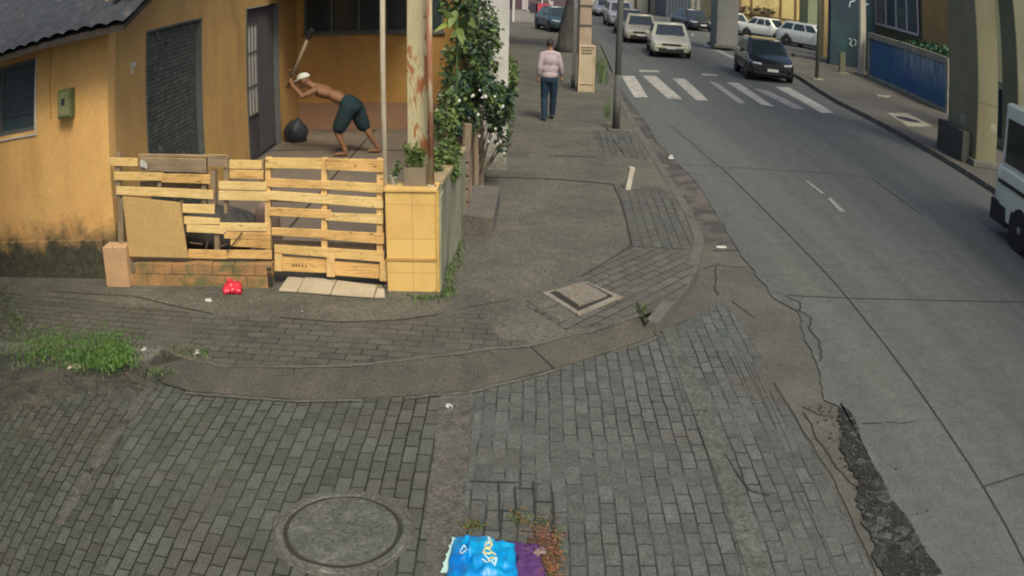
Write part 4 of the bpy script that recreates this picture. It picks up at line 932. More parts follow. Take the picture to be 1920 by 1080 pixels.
m.build('leaves', [M_leafA, M_leafC, plain('leaf_yellow_green', (0.22, 0.30, 0.04), .5)], bl)
m = MB(); m.tube([(-.95, 11.0, SW), (-.85, 11.0, 1.2), gy(856, 160, 11.0), gy(858, 20, 11.0)], [.03, .026, .02, .012], 7); m.build('stem', M_leafA, bl)
# yellow-green creeper low behind the poles
cp = empty('creeper', (-.8, 9.6, SW), label='light green creeper climbing between the rusty pole and the wooden post', cat='creeper')
m = MB()
for (u, v, Y, r_, n) in ((835, 230, 9.6, (.16, .2, .22), 420), (840, 285, 9.2, (.14, .2, .16), 380), (850, 320, 9.1, (.06, .15, .1), 160), (838, 180, 9.8, (.1, .15, .14), 160), (820, 300, 8.8, (.05, .1, .18), 140)):
    leaf_cloud(m, ellip_pts(gy(u, v, Y), r_, n, rnd, v, -.2), .055, rnd, [0, 1, 1])
m.build('foliage', [M_leafA, M_leafC], cp)
m = MB(); m.tube([(-.82, 9.3, SW), (-.8, 9.3, .8), gy(838, 285, 9.3), gy(838, 180, 9.7)], [.015, .012, .01, .005], 6); m.build('stem', M_stem, cp)
# herbs in planter
m = MB()
for k in range(26):
    bx, by = rnd.uniform(-1.06, -.9), rnd.uniform(8.17, 8.25); hh = rnd.uniform(.06, .26); tx = bx+rnd.uniform(-.09, .05)
    m.tube([(bx, by, z1-.03), ((bx+tx)/2, by, z1+hh*.6), (tx, by-.01, z1+hh)], .003, 4)
    leaf_cloud(m, [(bx+(tx-bx)*t, by, z1+hh*t) for t in (.4, .55, .7, .8, .9, 1)], .045, rnd, [0, 0, 1], -.2)
m.build('herbs', [M_leafC, M_leafA], pn)
pt2 = empty('potted_plant', (-1.2, 8.2, 1.23), label='small grey flower pot with thin herbs beside the square planter', cat='potted plant')
MB().lathe([(.035, 0), (.05, .09), (.045, .09), (.04, .07), (0, .07)], (-1.2, 8.2, 1.226), 14).build('pot', plain('pot_grey', (0.33, 0.34, 0.30), .6), pt2)
m = MB(); leaf_cloud(m, ellip_pts((-1.17, 8.2, 1.38), (.05, .04, .07), 60, rnd), .04, rnd, [0, 1]); m.build('leaves', [M_leafA, M_leafC], pt2)
# moss and weeds at wall foot
def tufts(name, regs, label, h, mats, dens, seed, kind='stuff', z=SW):
    rr = random.Random(seed); m = MB()
    for (u, v, du, dv, n) in regs:
        for k in range(int(n*dens)):
            p = gz(u+rr.gauss(0, du), v+rr.gauss(0, dv), z)
            hh = h*rr.uniform(.4, 1.3); a = rr.uniform(0, 2*PI); w_ = .006; lean = Vector((math.cos(a), math.sin(a), 0))*hh*rr.uniform(.2, .9); s_ = Vector((-math.sin(a), math.cos(a), 0))*w_
            m.add([p-s_, p+s_, p+lean*.5+Vector((0, 0, hh*.7))+s_*.7, p+lean*.5+Vector((0, 0, hh*.7))-s_*.7, p+lean+Vector((0, 0, hh))], [(0, 1, 2, 3), (3, 2, 4)], rr.choice(range(len(mats))))
    return tag(m.build(name, mats), label, kind=kind)
tufts('grass', [(205, 650, 24, 15, 1500), (215, 668, 20, 11, 1000), (140, 650, 30, 14, 900), (90, 640, 22, 14, 650), (70, 655, 35, 18, 500), (170, 680, 30, 8, 350), (30, 640, 25, 20, 250)], 'patch of bright green grass growing over the old kerb', .035, [M_grass, M_grass, M_leafC], 1.5, 5, z=.13)
tufts('weeds', [(845, 510, 8, 22, 300), (838, 548, 8, 6, 120), (800, 560, 22, 3, 130), (862, 470, 5, 20, 160)], 'moss and weeds along the foot of the concrete yard wall', .04, [M_leafA, M_leafC], 1.0, 6)
tufts('weeds', [(1205, 582, 8, 6, 60), (350, 660, 30, 6, 120), (300, 700, 16, 6, 140), (375, 662, 10, 5, 60), (1205, 592, 4, 10, 30)], 'small weeds sprouting from cracks along the corner kerb', .03, [M_leafA, M_leafC], 1.0, 7)
tufts('weeds', [(885, 985, 12, 5, 170), (975, 972, 10, 8, 150), (1045, 1040, 8, 30, 200), (1010, 985, 10, 10, 100)], 'weeds growing where street pavers have sunk beside the blue bag', .016, [M_leafC, M_leafA, M_leafD], 1.0, 8, z=.006)
tufts('weeds', [(1125, 130, 6, 12, 200), (1130, 150, 5, 8, 120), (1140, 215, 5, 12, 60)], 'green weeds by the kerb beside the utility pole', .35, [M_leafA, M_leafC], 1.0, 9)
tufts('weeds', [(40, 430, 60, 12, 120), (150, 425, 50, 10, 120), (210, 450, 14, 10, 60)], 'dark weeds along the plinth of the ochre house', .05, [M_leafA], .0, 10)
tufts('weeds', [(20, 600, 18, 14, 220), (10, 560, 14, 22, 160)], 'low dark weeds on the sidewalk at the left edge', .05, [M_leafA, M_leafC], 1.0, 12)
# earth under the grass
M_earth = rough_mat('bare_earth', (0.082, 0.084, 0.066), (0.05, 0.054, 0.042), 7, 30, bump=.9, grain=.8, stain=(0.115, 0.105, 0.08), stain_scale=4, bdist=.03)
def patch(name, pts, z0, amp, mat_, seed, hmap=.03, n=26, zlow=None):
    """small uneven mound filling a quad of pixels"""
    q = [gz(*p, z0) for p in pts]; m = MB()
    for j in range(n+1):
        for i in range(n+1):
            s_, t_2 = i/n, j/n; p = (q[0]*(1-s_)+q[1]*s_)*(1-t_2)+(q[3]*(1-s_)+q[2]*s_)*t_2
            e = min(s_, 1-s_, t_2, 1-t_2)*5; e = min(1, e); wv = mnoise.noise(p*4+Vector((seed, 0, 0)))
            p = p+Vector((wv*amp*(1-e), mnoise.noise(p*4+Vector((0, seed, 0)))*amp*(1-e), 0)); zz = z0 if zlow is None else zlow+(z0-zlow)*t_2; m.v.append((p.x, p.y, zz-.03+e*(.03+hmap*(.5+wv)+.006*mnoise.noise(p*30))))
    for j in range(n):
        for i in range(n): a = j*(n+1)+i; m.f.append([a, a+1, a+n+2, a+n+1]); m.m.append(0)
    o = m.build(name, mat_, smooth=True); return o
tag(patch('bare_ground', [(-60, 716), (262, 712), (262, 622), (-60, 604)], .140, .10, M_earth, 2, .03, 40, .02), kind='structure')
tag(patch('rubbly_ground', [(-60, 790), (160, 735), (235, 690), (-60, 690)], .03, .1, M_earth, 5, .03), kind='structure')
tag(patch('mouldy_ground', [(985, 1080), (1062, 1085), (1056, 990), (975, 998)], .012, .05, rough_mat('mould_brown', (0.13, 0.075, 0.05), (0.07, 0.05, 0.035), 14, 40, bump=.7), 7, .006), kind='structure')
def leaves_litter(name, regs, label, seed, size, mats, z):
    rr = random.Random(seed); m = MB()
    for (u, v, du, dv, n) in regs:
        for k in range(n):
            p = gz(u+rr.gauss(0, du), v+rr.gauss(0, dv), z); a = rr.uniform(0, 6.3); s_ = size*rr.uniform(.5, 1.3)
            d = Vector((math.cos(a), math.sin(a), rr.uniform(-.2, .5)))*s_; e = Vector((-math.sin(a), math.cos(a), rr.uniform(-.3, .3)))*s_*.45
            m.add([p-d*.5, p+e*.5, p+d*.5+Vector((0, 0, .004)), p-e*.5], [(0, 3, 2, 1)], rr.choice(range(len(mats))))
    return tag(m.build(name, mats), label, kind='stuff')
M_leafO = plain('leaf_orange', (0.24, 0.09, 0.03), .7, var=.3, scale=20); M_leafR = plain('leaf_brown_red', (0.20, 0.07, 0.045), .7, var=.3, scale=20)
leaves_litter('leaf_litter', [(1035, 1035, 12, 24, 220), (1010, 1000, 18, 8, 120), (1035, 1070, 12, 10, 120)], 'brown and orange leaf litter beside the purple cloth', 4, .02, [M_leafO, M_leafR, M_leafD], .03)
leaves_litter('leaf_litter', [(120, 700, 70, 25, 160), (30, 740, 40, 30, 90), (320, 700, 30, 12, 60)], 'dry leaves and bits scattered below the grass patch', 5, .028, [M_leafD, M_leafR, M_mortar], .05)
leaves_litter('leaf_litter', [(500, 560, 220, 18, 60), (1180, 520, 60, 40, 50), (1180, 300, 60, 60, 50)], 'tiny dry bits scattered over the sidewalk', 6, .018, [M_leafD, M_mortar, M_litter], SW+.02)
leaves_litter('leaf_litter', [(700, 850, 380, 100, 60), (1250, 850, 160, 120, 40), (1450, 640, 60, 70, 20)], 'tiny pale bits scattered over the street pavers', 7, .009, [M_litter, M_mortar, M_leafD], .018)

# ------------------------------------------------------------------ bags and litter
def crumple(name, poly, z, hgt, mat_, seed, n=34, amp=.02, parent=None, sheet=False):
    """crumpled bag: quad of pixels puffed into a closed pillow"""
    q = [gz(*p, z) for p in poly]; m = MB()
    def P(s_, t_2, side):
        p = (q[0]*(1-s_)+q[1]*s_)*(1-t_2)+(q[3]*(1-s_)+q[2]*s_)*t_2
        e = (4*s_*(1-s_)*4*t_2*(1-t_2))**.35
        w1 = abs(mnoise.noise(Vector((s_*3.2, t_2*2.4, seed)))); w2 = mnoise.noise(Vector((s_*8, t_2*7, seed+5)))
        rg = 1-abs(mnoise.noise(Vector((s_*5+t_2*2, t_2*4-s_*2, seed+9))))*1.6
        z_ = z+(hgt*e*(.5+.6*w1)+amp*e*w2+amp*.8*rg*e if side else 0)
        bw_ = Vector((mnoise.noise(Vector((s_*4, t_2*4, seed+2))), mnoise.noise(Vector((s_*4, t_2*4, seed+3))), 0))*.035
        return (p.x+bw_.x, p.y+bw_.y, z_)
    for side in (1, 0):
        for j in range(n+1):
            for i in range(n+1): m.v.append(P(i/n, j/n, side))
    N = (n+1)**2
    for j in range(n):
        for i in range(n):
            a = j*(n+1)+i; m.f.append([a, a+1, a+n+2, a+n+1]); m.m.append(0); m.f.append([N+a, N+a+n+1, N+a+n+2, N+a+1]); m.m.append(0)
    o = m.build(name, mat_, parent, smooth=True)
    bm = bmesh.new(); bm.from_mesh(o.data); bmesh.ops.remove_doubles(bm, verts=bm.verts, dist=1e-4); bm.to_mesh(o.data); bm.free()
    return o, P
t = NT('bag_blue'); v_ = t.coord(); n1 = t.noise(v_, 9, 4); n2 = t.noise(v_, 3, 3)
M_bagb = t.done(t.mix(t.ramp(n2.outputs[0], [(.4, (0, 0, 0)), (.6, (1, 1, 1))]), (0.0, 0.19, 0.62), (0.0, 0.33, 0.66)), .38, t.bump(n1.outputs[0], .3, .01), spec=.5)
bag = empty('shopping_bag', gz(900, 1045, .02), label='crumpled bright blue plastic bag with yellow and white script on the pavers', cat='bag')
bo, BP = crumple('bag_body', [(830, 1110), (975, 1110), (968, 1022), (846, 1006)], .02, .10, M_bagb, 3, parent=bag, amp=.032)
def onbag(s_, t_2, up=.004): p = BP(s_, t_2, 1); return Vector((p[0], p[1], p[2]+up))
m = MB(); ring = []
for k in range(25):
    a = 2*PI*k/24; ring.append(onbag(.20+.055*math.cos(a), .60+.09*math.sin(a)))
for k in range(24): m.tube([ring[k], ring[k+1]], .0035, 5)
m.build('printed_ring', plain('print_white', (0.62, 0.75, 0.75), .5), bag)
ms = MB(); mw = MB()
def scr(mb, pts, r_=.0045):
    P_ = [onbag(*p) for p in pts]
    for k in range(len(P_)-1): mb.tube([P_[k], P_[k+1]], r_, 5)
def loop(cx, cy, rx, ry, a0=0, a1=6.28, n=12): return [(cx+rx*math.cos(a0+(a1-a0)*k/n), cy+ry*math.sin(a0+(a1-a0)*k/n)) for k in range(n+1)]
scr(ms, loop(.56, .70, .03, .05)); scr(ms, [(.52, .62), (.56, .66), (.60, .72), (.58, .80), (.54, .86)]); scr(ms, loop(.55, .58, .035, .045)); scr(ms, [(.52, .52), (.60, .58), (.64, .55)]); scr(ms, loop(.60, .44, .04, .05))
scr(mw, [(.53, .90), (.555, .86), (.54, .80), (.57, .76), (.55, .71)]); scr(mw, [(.50, .56), (.53, .48), (.58, .42), (.63, .40)]); scr(mw, loop(.66, .36, .035, .05)); scr(mw, [(.62, .42), (.68, .44), (.70, .36), (.67, .28)]); scr(mw, [(.50, .44), (.55, .38), (.60, .34)])
ms.build('lettering', plain('print_yellow', (0.70, 0.62, 0.25), .5), bag); mw.build('lettering', plain('print_pale', (0.60, 0.78, 0.85), .5), bag)
m = MB(); a = onbag(.02, .3, -.02); b = onbag(.08, .95, -.01)
for k in range(8):
    t0 = k/8; p = a.lerp(b, t0); q_ = a.lerp(b, (k+1)/8); m.add([p, q_, q_+Vector((-.035-.012*(k % 2), .004, .012)), p+Vector((-.045+.014*(k % 2), .0, -.004))], [(0, 1, 2, 3)])
m.build('handle_fold', plain('bag_pale_edge', (0.42, 0.62, 0.58), .5), bag)
pc_o, _ = crumple('purple_cloth', [(900, 1110), (1030, 1110), (1012, 1022), (925, 1012)], .014, .022, plain('cloth_purple', (0.09, 0.03, 0.14), .8, scale=30, var=.5), 9, amp=.014)
tag(pc_o, 'dirty purple cloth lying partly under the blue bag', 'cloth')
rbg, _ = crumple('red_bag', [(418, 551), (455, 552), (453, 530), (420, 530)], SW+.005, .10, plain('plastic_red', (0.66, 0.03, 0.06), .35, scale=25, var=.35), 13, 22, .03)
tag(rbg, 'small crumpled red plastic bag on the sidewalk before the brick footing', 'bag')
def scrap(u, v, du, dv, z, mat_, label, seed, nm='paper_scrap', cat='litter'):
    o, _ = crumple(nm, [(u-du, v+dv), (u+du, v+dv), (u+du*.8, v-dv), (u-du*.7, v-dv)], z, .012, mat_, seed, 8, .006); return tag(o, label, cat)
scrap(1352, 463, 12, 2.0, .012, M_litter, 'flattened white wrapper in the gutter beside the curved kerb', 2, 'wrapper')
scrap(842, 761, 9, 3, .012, M_litter, 'torn white scrap where the rubble strip meets the ramp', 3)
scrap(370, 660, 5, 4, SW+.01, M_litter, 'white scrap in the weeds where the kerb ramp begins', 4)
scrap(272, 655, 5, 2.5, SW, M_litter, 'small white scrap on paving between the grass patch and the ramp', 5)
scrap(140, 686, 14, 5, .1, M_creamtile, 'pale broken shard lying below the grass patch', 6, 'shard', 'shard')
scrap(1258, 294, 5, 4, .03, M_litter, 'crushed white cup in the red gutter', 7, 'cup', 'litter')
scrap(1248, 310, 9, 4, .012, M_kerb, 'loose grey stone in the gutter near the crushed cup', 8, 'stone', 'stone')
scrap(1172, 222, 3, 6, .03, M_litter, 'white plastic bottle in the gutter by the grey pole', 9, 'bottle', 'litter')
scrap(1012, 1034, 14, 7, .03, rough_mat('shard_pink', (0.35, 0.25, 0.24), None, 8, 40), 'pinkish stone on the purple cloth', 10, 'stone', 'stone')
scrap(390, 563, 6, 3, SW+.006, M_litter, 'two white bits on the sidewalk below the brick footing', 11)
scrap(1198, 768/2+200, 4, 3, SW, M_litter, 'white bit on the corner pavers', 12) if False else None
# white stub post
ws = empty('white_stub_post', gz(1176, 357, SW), label='short white wooden stub post leaning on the sidewalk', cat='stub post')
a, b = gz(1176, 355, SW), gy(1185, 313, 12.5); M_stub = rough_mat('stub_white', (0.62, 0.60, 0.50), (0.45, 0.42, 0.34), 8, 40)
d = (b-a).normalized(); q = d.to_track_quat('Z', 'Y').to_matrix().to_4x4(); L_ = (b-a).length
MB().box(-.05, .05, -.04, .04, -.03, L_, 0, Matrix.Translation(a) @ q).build('shaft', M_stub, ws, bevel=.006)
MB().box(a.x+.04, a.x+.22, a.y-.02, a.y+.08, SW, SW+.03).build('broken_base', M_kerb, ws, bevel=.008)

# ------------------------------------------------------------------ poles along the sidewalk
sp = empty('sign_pole', (2.09, 17.56, SW), label='dark grey steel pole bolted to the sidewalk edge near the crossing', cat='pole')
M_gpole = rough_mat('pole_grey_steel', (0.12, 0.125, 0.12), (0.09, 0.095, 0.09), 3, 40, bump=.05)
MB().tube([(2.09, 17.56, SW), (2.08, 17.56, 5.2)], .065, 14).build('shaft', M_gpole, sp, smooth=True)
MB().tube([(2.10, 17.56, SW), (2.10, 17.56, 1.3)], .078, 14).build('sleeve', M_gpole, sp, smooth=True)
MB().box(1.93, 2.24, 17.36, 17.70, SW, SW+.035).build('base_plate', M_kerb, sp, bevel=.01)
m = MB()
for (dx, dy) in ((-.1, -.1), (.1, -.1), (-.1, .08), (.1, .08)): MB().lathe([(.015, 0), (.015, .03), (0, .03)], (2.09+dx, 17.56+dy, SW+.035), 6).build('bolt', M_iron, sp)
# concrete utility pole with cream base box
up = empty('utility_pole', (1.86, 23.46, SW), label='concrete utility pole with a cream cabinet around its foot', cat='utility pole')
M_up = rough_mat('utility_concrete', (0.42, 0.33, 0.24), (0.34, 0.27, 0.20), 3, 40)
MB().hexa([(1.70, 23.55, SW), (2.06, 23.55, SW), (2.06, 23.85, SW), (1.70, 23.85, SW), (1.67, 23.55, 7.5), (1.93, 23.55, 7.5), (1.93, 23.8, 7.5), (1.67, 23.8, 7.5)]).build('shaft', M_up, up, bevel=.02)
M_cab = rough_mat('cabinet_cream', (0.55, 0.46, 0.32), (0.46, 0.38, 0.27), 3, 40)
cab = MB().box(1.69, 2.13, 23.30, 23.549, SW, 1.42).build('cabinet', M_cab, up, bevel=.015)
m = MB(); m.box(1.69, 1.725, 23.27, 23.299, SW, 1.42); m.box(2.095, 2.13, 23.27, 23.299, SW, 1.42); m.box(1.725, 2.095, 23.27, 23.299, 1.385, 1.42); m.box(1.725, 2.095, 23.275, 23.299, .36, .375)
m.build('rim', rough_mat('cabinet_edge', (0.66, 0.52, 0.34), None, 3, 40), cab)
m = MB()
for z in (1.2, 1.28): m.box(1.76, 2.04, 23.285, 23.299, z, z+.03)
m.build('vent', M_stem, cab)
for z in (1.95, 2.5): MB().box(1.67, 2.07, 23.52, 23.87, z, z+.04).build('band', M_iron, up)
wp = empty('white_pipe', (1.60, 24.1, SW), label='white vertical pipe standing just beside the utility pole', cat='pipe')
MB().tube([(1.62, 24.1, SW+.2), (1.60, 24.1, 6.5)], .055, 10).build('shaft', M_petal, wp, smooth=True)
MB().tube([(1.60, 24.1, SW), (1.60, 24.1, SW+.35)], .06, 10).build('foot', M_iron, wp, smooth=True)
# street tree
def tree(name, base, r0, path, label, crown_c, crown_r, n, seed, mats, nl=6, ls=.16):
    rr = random.Random(seed); o = empty(name, base, label=label, cat='tree'); b = Vector(base)
    P_ = [b+Vector(p) for p in path]; m = MB(); k = len(P_)
    m.tube([b+Vector((0, 0, -.05))]+P_, [r0*1.35]+[r0*(1-.5*i/(k-1)) for i in range(k)], 12)
    cc = Vector(crown_c)
    for i in range(nl):
        a = 2*PI*i/nl; e = cc+Vector((math.cos(a)*crown_r[0]*.6, math.sin(a)*crown_r[1]*.6, rr.uniform(-.2, .5)*crown_r[2]))
        m.tube([P_[-1], P_[-1].lerp(e, .5)+Vector((0, 0, .2)), e], [r0*.4, r0*.22, r0*.08], 7)
    m.build('trunk', M_bark, o, smooth=True)
    m = MB()
    for i in range(9):
        v = Vector((rr.uniform(-1, 1), rr.uniform(-1, 1), rr.uniform(-.7, .8))); c = cc+Vector((v.x*crown_r[0]*.6, v.y*crown_r[1]*.6, v.z*crown_r[2]*.6))
        leaf_cloud(m, ellip_pts(c, tuple(q*.5 for q in crown_r), n//9, rr, i, -.1), ls, rr, list(range(len(mats))))
    m.build('crown', mats, o); return o
tb = gz(1066, 96, SW)
tree('street_tree', tb, .50, [(0, 0, .3), (.05, 0, 1.2), (.30, 0, 2.6), (.45, .1, 4.6)], 'street tree with dark leaning trunk beyond the walking man', (tb.x+.6, tb.y+.5, 6.6), (2.6, 2.6, 1.8), 3600, 4, [M_leafA, M_leafB])

# ------------------------------------------------------------------ neighbour wall left of the sidewalk
nb_ = empty('whitewashed_wall', (-.4, 13.2, SW), label='whitewashed wall end behind the flowering shrub', cat='wall')
MB().box(-.62, -.13, 13.6, 13.9, SW, 3.6).build('wall_body', M_white_wall, nb_)
MB().box(-.66, -.09, 13.56, 13.94, 3.6, 3.68).build('coping', M_conc, nb_)
rwl = empty('side_street_wall', (-.5, 30, SW), label='long brown plastered wall along the left of the sidewalk', cat='wall')
MB().box(-.75, -.45, 13.95, 45, SW, 3.8).build('wall_body', rough_mat('wall_brown', (0.24, 0.20, 0.16), (0.15, 0.135, 0.115), 1.2, 40, stain=(0.07, 0.08, 0.055), stain_scale=1.5), rwl)
MB().box(-.79, -.41, 13.95, 45, 3.8, 3.88).build('coping', M_conc, rwl)
m = MB(); leaf_cloud(m, ellip_pts((-.2, 24, .5), (.22, 3.2, .38), 900, rnd, 3), .12, rnd, [0, 1]); leaf_cloud(m, ellip_pts((-.25, 18, .4), (.18, 1.5, .25), 300, rnd, 3), .1, rnd, [0, 1])
vb = empty('verge_bushes', (-.2, 22, SW), label='low green bush growing along the foot of the brown wall', cat='bush')
m.build('foliage', [M_leafA, M_leafC], vb); MB().tube([(-.2, 24, SW), (-.2, 24, .5)], .03, 6).build('stem', M_stem, vb)

# maroon shop with posters at the end of the sidewalk
sh = empty('maroon_shop', (1.5, 58, 0), label='maroon shop front with framed posters at the end of the sidewalk', cat='shop')
M_mar = rough_mat('shop_maroon', (0.15, 0.10, 0.11), (0.10, 0.07, 0.08), 1.5, 30)
m = MB(); m.box(-2.5, 4.6, 58, 60, .95, 5.0); m.build('wall', M_mar, sh)
m = MB(); m.box(-2.5, 4.6, 57.9, 60.02, 0, .949); m.build('base_wall', rough_mat('shop_base', (0.33, 0.31, 0.30), (0.24, 0.24, 0.23), 1.5, 30), sh)
for (u0, u1, v0, v1, nm) in ((987, 1029, -30, 28, 'poster'), (1015, 1032, -30, 18, 'poster')):
    a, b = gy(u0, v1, 57.95), gy(u1, v0, 57.95)
    f = MB(); yy = 57.93 if u0 < 1000 else 57.86; f.box(a.x, a.x+.08, yy, 57.99, a.z, b.z); f.box(b.x-.08, b.x, yy, 57.99, a.z, b.z); f.box(a.x+.08, b.x-.08, yy, 57.99, a.z, a.z+.08)
    fo = f.build('display_frame', M_litter, sh)
    MB().box(a.x+.08, b.x-.08, yy+.03, yy+.05, a.z+.08, b.z).build('pane', plain('poster_grey_' + str(u0), (0.13, 0.10, 0.11), .4, var=.6, scale=3), fo)
a = gy(1008, 12, 57.9); m = MB()
for (dx, dz, w_, h_, mi) in ((-.25, -.1, .5, .6, 1), (.35, -.3, .9, 1.0, 0), (.9, .1, .3, .6, 2), (-.9, .2, .3, .9, 2), (.2, .7, .5, .35, 1)): m.box(a.x+dx-w_/2, a.x+dx+w_/2, 57.84, 57.845+.006*mi, a.z+dz-h_/2, a.z+dz+h_/2, mi)
m.build('poster_print', [plain('print_red', (0.5, 0.06, 0.10), .5), plain('print_dark', (0.04, 0.03, 0.05), .5), plain('print_lightgrey', (0.45, 0.40, 0.42), .5)], sh)
MB().box(-.35, -.2, 57.5, 57.6, 0, 5).build('downpipe', M_litter, sh)

# ------------------------------------------------------------------ viaduct pillars
def pillar(x0, x1, y0, y1, label, mat_, patches=True):
    o = empty('viaduct_pillar', ((x0+x1)/2, (y0+y1)/2, SW), label=label, cat='pillar', group='concrete viaduct pillars beside the road')
    MB().box(x0, x1, y0, y1, SW, 10.99).build('shaft', mat_, o, bevel=.06)
    MB().box(x0-.12, x1+.12, y0-.12, y1+.12, SW, SW+.16).build('footing', M_kerb, o, bevel=.03)
    m = MB(); z = 1.72; m.box(x0-.003, x1+.003, y0-.004, y1+.004, z, z+.018); m.build('joint', M_stem, o)
    if patches:
        m = MB(); m.box(x0-.008, x0-.001, y0+.7, y0+1.0, 1.0, 1.25); m.build('access_plate', M_conc_beam, o)
        m = MB(); m.box(x0+.5, x0+.72, y0-.008, y0-.001, 1.05, 1.27); m.build('access_plate', M_conc_beam, o)
    return o
pillar(10.72, 11.50, 16.75, 18.5, 'broad olive concrete pillar beside the road near the white van', M_pillar)
pillar(9.95, 11.1, 42.4, 43.9, 'grey concrete pillar far up the road behind the black hatchback', M_pillar2, False)
pillar(14.1, 15.4, 19.2, 20.3, 'pale green concrete pillar rising behind the green fence beyond the van', rough_mat('pillar_green', (0.20, 0.21, 0.14), (0.15, 0.16, 0.11), .8, 40), False)
dk_ = MB(); dk_.box(9.8, 12.0, -20, 75, 11.0, 12.0); dk_.box(9.2, 12.8, -20, 75, 12.001, 12.3)  # assumed deck, out of view, added to shade the road side
tag(dk_.build('shade_deck', M_pillar2), 'assumed concrete viaduct deck, added unseen above the pillars for its shade', 'viaduct')
# dark utility box at pillar foot
m = MB(); m.box(10.40, 10.70, 17.0, 18.5, SW, .90)
tag(m.build('utility_box', rough_mat('box_dark_green', (0.075, 0.083, 0.068), (0.055, 0.062, 0.052), 2, 40), bevel=.02), 'low dark utility box standing against the olive pillar', 'utility box')

# ------------------------------------------------------------------ blue metal fence on the far side
def corr_fence(p0, p1, zt, label, mat_, beam=True, pitch=.15, name='metal_fence', cat='fence'):
    a, b = Vector((*p0, 0)), Vector((*p1, 0)); d = (b-a); L_ = d.length; d.normalize(); nr = Vector((-d.y, d.x, 0))
    if nr.x > 0: nr = -nr
    o = empty(name, a.lerp(b, .5)+Vector((0, 0, SW)), label=label, cat=cat)
    m = MB(); n = int(L_/pitch*4)
    for i in range(n):
        def q(k): s = k % 4; off = .03 if s in (1, 2) else 0.0; p = a+d*(L_*k/n)+nr*off; return p
        p, r_ = q(i), q(i+1); m.add([(p.x, p.y, SW+.14), (r_.x, r_.y, SW+.14), (r_.x, r_.y, zt), (p.x, p.y, zt)], [(0, 1, 2, 3)])
    m.build('corrugated_sheet', mat_, o)
    def bar(z0, z1, w0, w1, ex=0): 
        p, q_ = a-d*ex, b+d*ex; return [(p+nr*w0), (q_+nr*w0), (q_+nr*w1), (p+nr*w1)], z0, z1
    for (z0, z1, w0, w1, mt, nm) in ((SW, SW+.139, -.08, .10, M_conc_beam, 'plinth'),)+(((zt+.001, zt+.26, -.1, .12, M_conc_beam, 'top_beam'),) if beam else ()):
        pts, z0, z1 = bar(z0, z1, w0, w1); MB().prism([(p.x, p.y) for p in pts], z0, z1).build(nm, mt, o)
    for k in (0, 1):
        c_ = a if k == 0 else b; MB().box(c_.x-.1, c_.x+.1, c_.y-.1, c_.y+.1, SW, zt+(.26 if beam else .1)).build('post', M_conc_beam, o)
    return o
t = NT('sheet_blue'); v_ = t.coord(); st_ = t.noise(t.coord(scale=(7, 7, .5)), 2.2, 5, .7); n2 = t.noise(v_, .7, 4)
sepz = t.n('ShaderNodeSeparateXYZ'); t.l(v_, sepz.inputs[0])
mrz = t.n('ShaderNodeMapRange', _clamp=True); t.l(sepz.outputs[2], mrz.inputs[0]); mrz.inputs[1].default_value = .7; mrz.inputs[2].default_value = 1.8
mry = t.n('ShaderNodeMapRange', _clamp=True); t.l(sepz.outputs[1], mry.inputs[0]); mry.inputs[1].default_value = 32.5; mry.inputs[2].default_value = 30.0
cb = t.mix(t.ramp(n2.outputs[0], [(.4, (0, 0, 0)), (.6, (1, 1, 1))]), (0.035, 0.13, 0.24), (0.040, 0.10, 0.27))
drip = t.math('MULTIPLY', t.math('MULTIPLY', t.ramp(st_.outputs[0], [(.44, (0, 0, 0)), (.52, (1, 1, 1))]), mrz.outputs[0]), mry.outputs[0])
M_blue = t.done(t.mix(drip, cb, (0.30, 0.36, 0.40)), .55, None, spec=.4)
corr_fence((15.5, 34.9), (15.2, 26.2), 1.98, 'blue corrugated metal fence streaked with white under a concrete beam', M_blue)
M_grn = rough_mat('sheet_green', (0.045, 0.075, 0.065), (0.03, 0.055, 0.05), 1, 30, bump=.05)
corr_fence((15.0, 23.4), (14.9, 20.8), 1.9, 'dark green corrugated metal fence behind the white van', M_grn)
# buildings and greenery behind the fence
bb = empty('dark_warehouse', (19, 31, 0), label='dark glazed warehouse front with white frame above the blue fence', cat='building')
def gxq(u, v, X=18.0): return gx(u, v, X)
a, b = gxq(1626, 30), gxq(1722, 20)
MB().box(18.05, 24, 27.0, 43.0, 0, 6).build('wall', rough_mat('warehouse_wall', (0.11, 0.12, 0.075), (0.08, 0.09, 0.06), 1, 30), bb)
y0_, y1_ = min(a.y, b.y), max(a.y, b.y)
wi = MB().box(17.98, 18.04, y0_, y1_, 2.72, 5.8).build('window', M_glassblue, bb)
m = MB()
for k in range(6): yy = y0_+(y1_-y0_)*k/5; m.box(17.93, 17.979, yy-.04, yy+.04, 2.72, 5.8)
m.box(17.93, 17.979, y0_, y1_, 2.60, 2.719); m.build('frame', plain('frame_lilac_white', (0.50, 0.48, 0.56), .5), wi)
MB().box(17.96, 18.04, 27.4, y0_-.5, 2.45, 5.8).build('orange_panel', rough_mat('panel_orange', (0.42, 0.27, 0.11), (0.33, 0.22, 0.10), 1.5, 30), bb)
hd = empty('hedge', (16.5, 29, SW), label='green hedge and netting between the blue fence and the dark warehouse', cat='hedge')
m = MB(); leaf_cloud(m, ellip_pts((16.5, 29.5, 1.9), (.5, 4.2, .75), 2200, rnd, 5), .16, rnd, [0, 1, 2]); m.build('foliage', [M_leafA, M_leafB, plain('net_green', (0.02, 0.11, 0.06), .6)], hd)
for k in range(6): MB().tube([(16.5, 26.5+k*1.2, SW), (16.5, 26.6+k*1.2, 1.8)], .03, 5).build('stem', M_stem, hd)
hd2 = empty('hedge', (17, 20.5, SW), label='dark hedge behind the green fence beyond the white van', cat='hedge')
